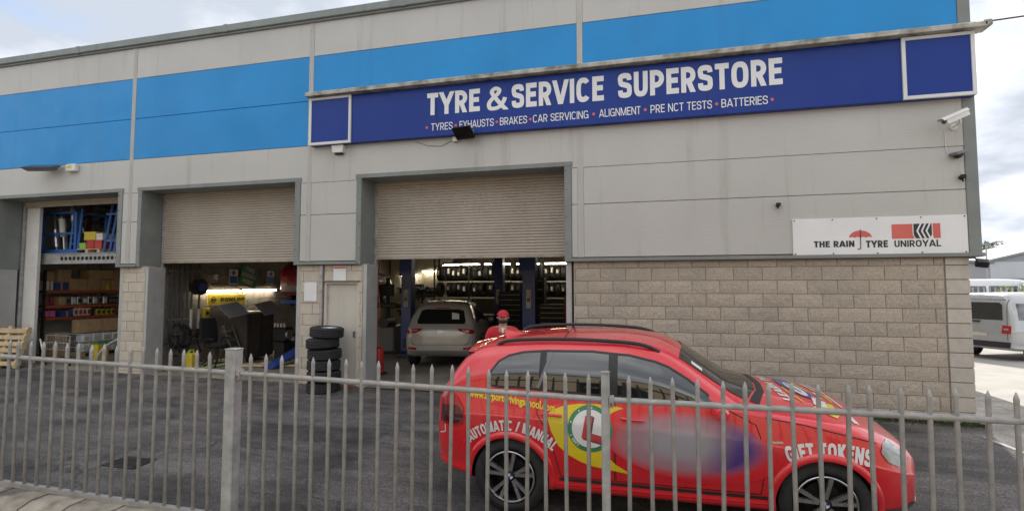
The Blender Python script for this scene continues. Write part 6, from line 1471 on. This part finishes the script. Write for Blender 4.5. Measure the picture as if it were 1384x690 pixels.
for r_ in range(2):
    for i in range(5):
        for dpt in range(1):
            y = 1.90 + i * .286; x = -14.62; z = .175 + r_ * .27
            lab = '%s white plastic container from the left in the %s row on the pallet' % (ORD[i], ('lower', 'upper')[r_])
            t = thing('white_container', lab, 'container', (x, y + .14, z), group=('upper row of white containers', 'lower row of white containers')[1 - r_])
            B().b2((x - .14, y + .004, z), (x + .14, y + .276, z + .245), .03).build('body', m_water, t); B().cyl((x, y + .09, z + .243), (x, y + .09, z + .266), .03, n=8).build('cap', m_wht, t); B().b2((x + .141, y + .05, z + .05), (x + .145, y + .23, z + .18)).build('label', m_lab, t)
carton('long flat cardboard carton lying on the white containers', 1.80, 3.16, .73, 1.10, x1=-14.52, dp=.25, group=None)
# mezzanine over the opening
mz = thing('mezzanine_beam', 'grey steel beam with round holes carrying the upper platform', 'beam', (-12.5, .8, 2.6))
bm_ = B(); zz0, zz1 = 2.62, 2.90
bm_.b2((-14.75, .74, zz1 - .02), (-10.9, .90, zz1), .003); bm_.b2((-14.75, .74, zz0), (-10.9, .90, zz0 + .02), .003); bm_.b2((-14.75, .765, zz0 + .02), (-10.9, .775, zz1 - .02)); bm_.build('girder', m_galv, mz)
for i in range(14): x = -13.8 + i * .141; B().cyl((x, .76, (zz0 + zz1) / 2), (x, .7645, (zz0 + zz1) / 2), .05, n=14).build('hole', m_dark, mz)
B().b2((-16.2, .91, 2.82), (-10.8, 3.7, 2.9), .004).build('deck', m_wht, mz)
tag(B().b2((-11.02, .62, .02), (-10.93, .72, 2.62), .006).build('support_post', m_bluep), 'blue steel post at the right edge of the left bay', 'post')
t = thing('corner_bracket', 'white plastic cap on top of the blue post', 'cap', (-10.9, .6, 2.5)); B().lathe([(0, 0), (.07, 0), (.07, .06), (.045, .10), (.045, .16), (0, .16)], 14, 'Z', (-10.90, .52, 2.40)).build('cap', m_wht, t, smooth=True)
B().b2((-10.93, .5, 2.35), (-10.86, .6, 2.40), .01).build('clip', m_wht, t)
cg = thing('blue_cage', 'bright blue steel cage with exhaust parts on the upper platform', 'cage', (-14.02, 1.2, 2.9))
B().b2((-14.97, .95, 2.905), (-13.57, 1.85, 3.02), .01).build('base', m_bluel, cg)
for x in (-14.87, -13.67):
    for y in (1.0, 1.8): B().b2((x - .035, y - .035, 3.02), (x + .035, y + .035, 4.02), .005).build('post', m_bluel, cg)
for z in (3.42, 3.98):
    for y in (1.0, 1.8): B().b2((-14.87, y - .025, z), (-13.67, y + .025, z + .05), .005).build('rail', m_bluel, cg)
    for x in (-14.87, -13.67): B().b2((x - .025, 1.0, z), (x + .025, 1.8, z + .05), .005).build('rail', m_bluel, cg)
bk = [(-14.55, 1.15, .02), (-14.40, 1.30, .10), (-14.22, 1.12, .06), (-14.02, 1.4, .12), (-13.86, 1.2, .10), (-14.30, 1.55, .2), (-14.62, 1.45, .05), (-14.10, 1.6, .16)]
for i, (x, y, l) in enumerate(bk):
    t = thing('exhaust_silencer', ['front left chrome exhaust leaning in the blue cage', 'second chrome exhaust leaning in the blue cage', 'white-bottomed exhaust in the middle of the blue cage', 'rear chrome exhaust in the blue cage', 'rightmost chrome exhaust in the blue cage', 'back middle chrome exhaust in the blue cage', 'back left chrome exhaust in the blue cage', 'back right chrome exhaust in the blue cage'][i], 'exhaust', (x, y, 3.02), group='exhausts in the blue cage')
    dx_ = -.16 - l; B().tube([(x, y, 3.03), (x + dx_ * .3, y, 3.5), (x + dx_ * .8, y, 4.0), (x + dx_, y, 4.28 - .05 * (i % 3))], .03, 8).build('pipe', m_alu, t, smooth=True)
    z0 = 3.10 + .28 * ((i * 2) % 3); B().tube([(x + dx_ * (z0 - 3.03) / 1.2, y, z0), (x + dx_ * (z0 - 2.55) / 1.2, y, z0 + .48)], .075, 12).build('silencer', m_alu if i != 2 else m_wht, t, smooth=True)
gt = thing('blue_ladder', 'blue steel ladder frame standing right of the cage', 'ladder', (-13.7, 1.0, 2.9))
for x in (-13.87, -13.6): B().tube([(x, 1.0, 2.91), (x + .05, 1.05, 4.1)], .03, 6).build('rail', m_bluel, gt)
for k in range(4): B().b2((-13.85, 1.0 + k * .01, 3.15 + k * .26), (-13.57, 1.04 + k * .01, 3.19 + k * .26), .004).build('rung', m_bluel, gt)
gt = thing('blue_trestle', 'blue steel trestle leaning at the right edge of the upper platform', 'trestle', (-12.45, 1.0, 2.9))
for x in (-12.7, -12.5, -12.35): B().tube([(x, 1.0, 2.91), (x + .12, 1.1, 4.2)], .032, 6).build('bar', m_bluel, gt)
for z in (3.2, 3.9): B().b2((-12.7, 1.02, z), (-12.25, 1.06, z + .05), .004).build('cross_bar', m_bluel, gt)
rr_ = thing('red_shelving', 'red uprights and dark shelves at the back of the upper platform', 'shelving', (-14.15, 2.6, 2.9))
for x in (-15.35, -14.25, -13.05): B().b2((x - .04, 2.55, 2.905), (x + .04, 2.63, 4.9), .004).build('upright', m_orange, rr_)
for z in (3.95, 4.45): B().b2((-15.35, 2.6, z), (-13.05, 3.2, z + .05), .004).build('shelf', m_greyp, rr_)
for i in range(5):
    t = thing('stored_part', ['dark part on the far left of the upper shelf', 'grey part left of centre on the upper shelf', 'dark part in the middle of the upper shelf', 'grey part right of centre on the upper shelf', 'dark part on the far right of the upper shelf'][i], 'car part', (-15.05 + i * .45, 2.8, 4.0)); B().lathe([(0, 0), (.15, .02), (.17, .1), (.1, .2), (0, .22)], 14, 'Z', (-15.05 + i * .45, 2.85, 4.0)).build('housing', m_greyp if i % 2 else m_alud, t, smooth=True); B().cyl((-15.05 + i * .45, 2.85, 4.2), (-15.05 + i * .45, 2.85, 4.27), .04, n=8).build('spigot', m_steel, t)
pl = thing('platform_pallet', 'wooden pallet carrying coloured boxes on the upper platform', 'pallet', (-13.35, 1.2, 2.9))
for k in range(5): B().b2((-13.7, .97 + k * .14, 3.0), (-12.8, 1.07 + k * .14, 3.025), .003).build('board', m_wood, pl)
for x in (-13.65, -13.25, -12.85): B().b2((x - .05, .97, 2.905), (x + .05, 1.63, 2.998), .003).build('runner', m_wood, pl)
for nm, lab, x0, x1, z0, z1, mt in (('yellow_box', 'yellow box on top of the red boxes on the upper platform', -13.4, -13, 3.25, 3.47, m_yel), ('red_box', 'left red box on the pallet of the upper platform', -13.3, -13.05, 3.03, 3.24, m_redp), ('red_box', 'right red box on the pallet of the upper platform', -13.03, -12.79, 3.03, 3.24, m_redp), ('green_box', 'small lime green box left of the red boxes', -13.55, -13.33, 3.03, 3.18, m_lime), ('white_box', 'white carton right of the yellow box', -12.98, -12.77, 3.245, 3.42, m_wht)):
    t = thing(nm, lab, 'box', (x0, 1.2, z0)); B().b2((x0, 1.0, z0), (x1, 1.35, z1), .01).build('carton', mt, t); B().b2((x0 - .002, .998, z1 - .05), (x1 + .002, 1.352, z1 + .003), .004).build('lid', mt, t)
# pallets and clutter at the left edge
def pallet_leaning(label, x, y, z, tilt, rz, n=6):
    t = thing('wooden_pallet', label, 'pallet', (x, y, z), (R_(tilt), 0, R_(rz)), 'pallets leaning by the left bay')
    for k in range(n): B().box((0, -.06, .05 + k * (.95 / n) + .05), (1.1, .022, .10), .003).build('board', m_wood, t, world=False)
    for x_ in (-.5, 0, .5): B().box((x_, -.005, .5), (.09, .085, 1.0), .004).build('runner', m_wood, t, world=False)
    for k in (0, 2, 4): B().box((0, .05, .1 + k * .2), (1.1, .02, .1), .003).build('back_board', m_wood, t, world=False)
pallet_leaning('front wooden pallet leaning at the left jamb', -14.28, -.22, .06, -16, 4)
pallet_leaning('rear wooden pallet leaning behind the front one', -14.50, -.06, .06, -13, 2)
wc = thing('wire_trolley', 'grey wire trolley behind the railings in the left bay', 'trolley', (-13.4, .7, .06))
for z in (.45, .62, .80): B().tube([(-13.75, .45, z), (-12.95, .45, z), (-12.95, .95, z), (-13.75, .95, z), (-13.75, .45, z)], .008, 5).build('wire_rim', m_galv, wc)
for x, y in ((-13.75, .45), (-12.95, .45), (-12.95, .95), (-13.75, .95)): B().tube([(x, y, .08), (x, y, .80)], .01, 5).build('leg', m_galv, wc); B().cyl((x, y - .02, .09), (x, y + .02, .09), .04, n=8).build('castor', m_blk, wc)
for k in range(9): B().tube([(-13.7 + k * .09, .45, .45), (-13.7 + k * .09, .45, .80)], .005, 4).build('wire', m_galv, wc)
tag(B().tube(catmull3([(-13.05, -.05, .05), (-13.15, 0, .35), (-13.3, .05, .62), (-13.42, .1, .74)]), .025, 8).build('chrome_tube', m_steel, smooth=True), 'bent chrome tube standing near the left pallets', 'tube')
tag(B().tube(catmull3([(-11.75, .2, .06), (-11.72, .2, .32), (-11.55, .25, .58), (-11.2, .3, .78)]), .035, 8).build('curved_pipe', m_steel, smooth=True), 'curved silver pipe in front of the white containers', 'pipe')
t = thing('yellow_crate', 'yellow crate on the floor of the left bay', 'crate', (-13.0, 1.2, .06)); B().b2((-13.2, 1.15, .06), (-12.95, 1.45, .55), .02).build('body', m_yel, t); B().b2((-13.215, 1.13, .53), (-12.935, 1.47, .57), .008).build('lid', m_grn, t)

# ------------------------------------------------------------------ more clutter
carton('cardboard box on the floor left of the white containers', 1.42, 1.80, .07, .42, x1=-14.9, dp=.4, group=None)
carton('cardboard box standing on another at the left of the containers', 1.45, 1.78, .43, .75, x1=-14.92, dp=.36, rz=6, group=None)
carton('open brown box in front of the rack uprights', 3.34, 3.62, .07, .46, x1=-14.7, dp=.4, group=None)
bi = thing('bicycle', 'dark bicycle leaning against the pipes at the left of the middle bay', 'bicycle', (-10.1, .95, .03))
for y in (.62, 1.58):
    B().lathe([(.31, -.012), (.33, 0), (.31, .012), (.30, 0)], 28, 'X', (-10.08, y, .36), closed=True).build('tyre', m_blk, bi, smooth=True)
    for k in range(8): B().cyl((-10.08, y, .36), (-10.08, y + .30 * math.cos(k * .785), .36 + .30 * math.sin(k * .785)), .003, n=4).build('wheel_spoke', m_steel, bi)
for a_, b_ in (((.62, .36), (.98, .34)), ((.98, .34), (.85, .82)), ((.62, .36), (.87, .72)), ((.86, .74), (1.40, .78)), ((.98, .34), (1.40, .70)), ((1.58, .36), (1.38, .86))):
    B().cyl((-10.08, a_[0], a_[1]), (-10.08, b_[0], b_[1]), .017, n=8).build('frame_tube', m_alud, bi)
B().box((-10.08, .84, .85), (.12, .25, .05), .02).build('saddle', m_blk, bi); B().tube([(-10.28, 1.36, .90), (-10.2, 1.40, .92), (-10.08, 1.38, .92), (-9.96, 1.40, .92), (-9.88, 1.36, .90)], .014, 6).build('handlebar', m_alud, bi)
B().lathe([(.02, -.01), (.08, -.01), (.08, .01), (.02, .01)], 16, 'X', (-10.06, .98, .34), closed=True).build('chainring', m_steel, bi)
for i, (x, y, r_) in enumerate(((-8.9, 3.7, .33), (-8.75, 3.75, .31), (-8.6, 3.72, .32))):
    t = thing('loose_tyre', ['left tyre leaning on the scissor lift', 'middle tyre leaning on the scissor lift', 'right tyre leaning on the scissor lift'][i], 'tyre', (x, y, .03 + r_)); place('tyre_rubber', TYRE, t, (x, y, .03 + r_), (0, R_(78), 0), (r_ / .325, r_ / .325, .9))
t = thing('engine_block', 'cluttered metal engine parts on a stand right of the dark cabinet', 'engine', (-8.55, 2.75, .03)); B().b2((-8.75, 2.55, .55), (-8.35, 2.95, .95), .05).build('block', m_alud, t); B().b2((-8.7, 2.6, .03), (-8.4, 2.9, .55), .02).build('stand', m_blk, t)
for k in range(4): B().cyl((-8.70 + k * .1, 2.62, .95), (-8.70 + k * .1, 2.62, 1.05), .035, n=10).build('cylinder_port', m_steel, t)
B().cyl((-8.34, 2.7, .75), (-8.28, 2.7, .75), .13, n=16).build('pulley', m_steel, t); B().b2((-8.33, 2.78, .58), (-8.29, 2.9, .68), .01).build('tag', m_lab, t)
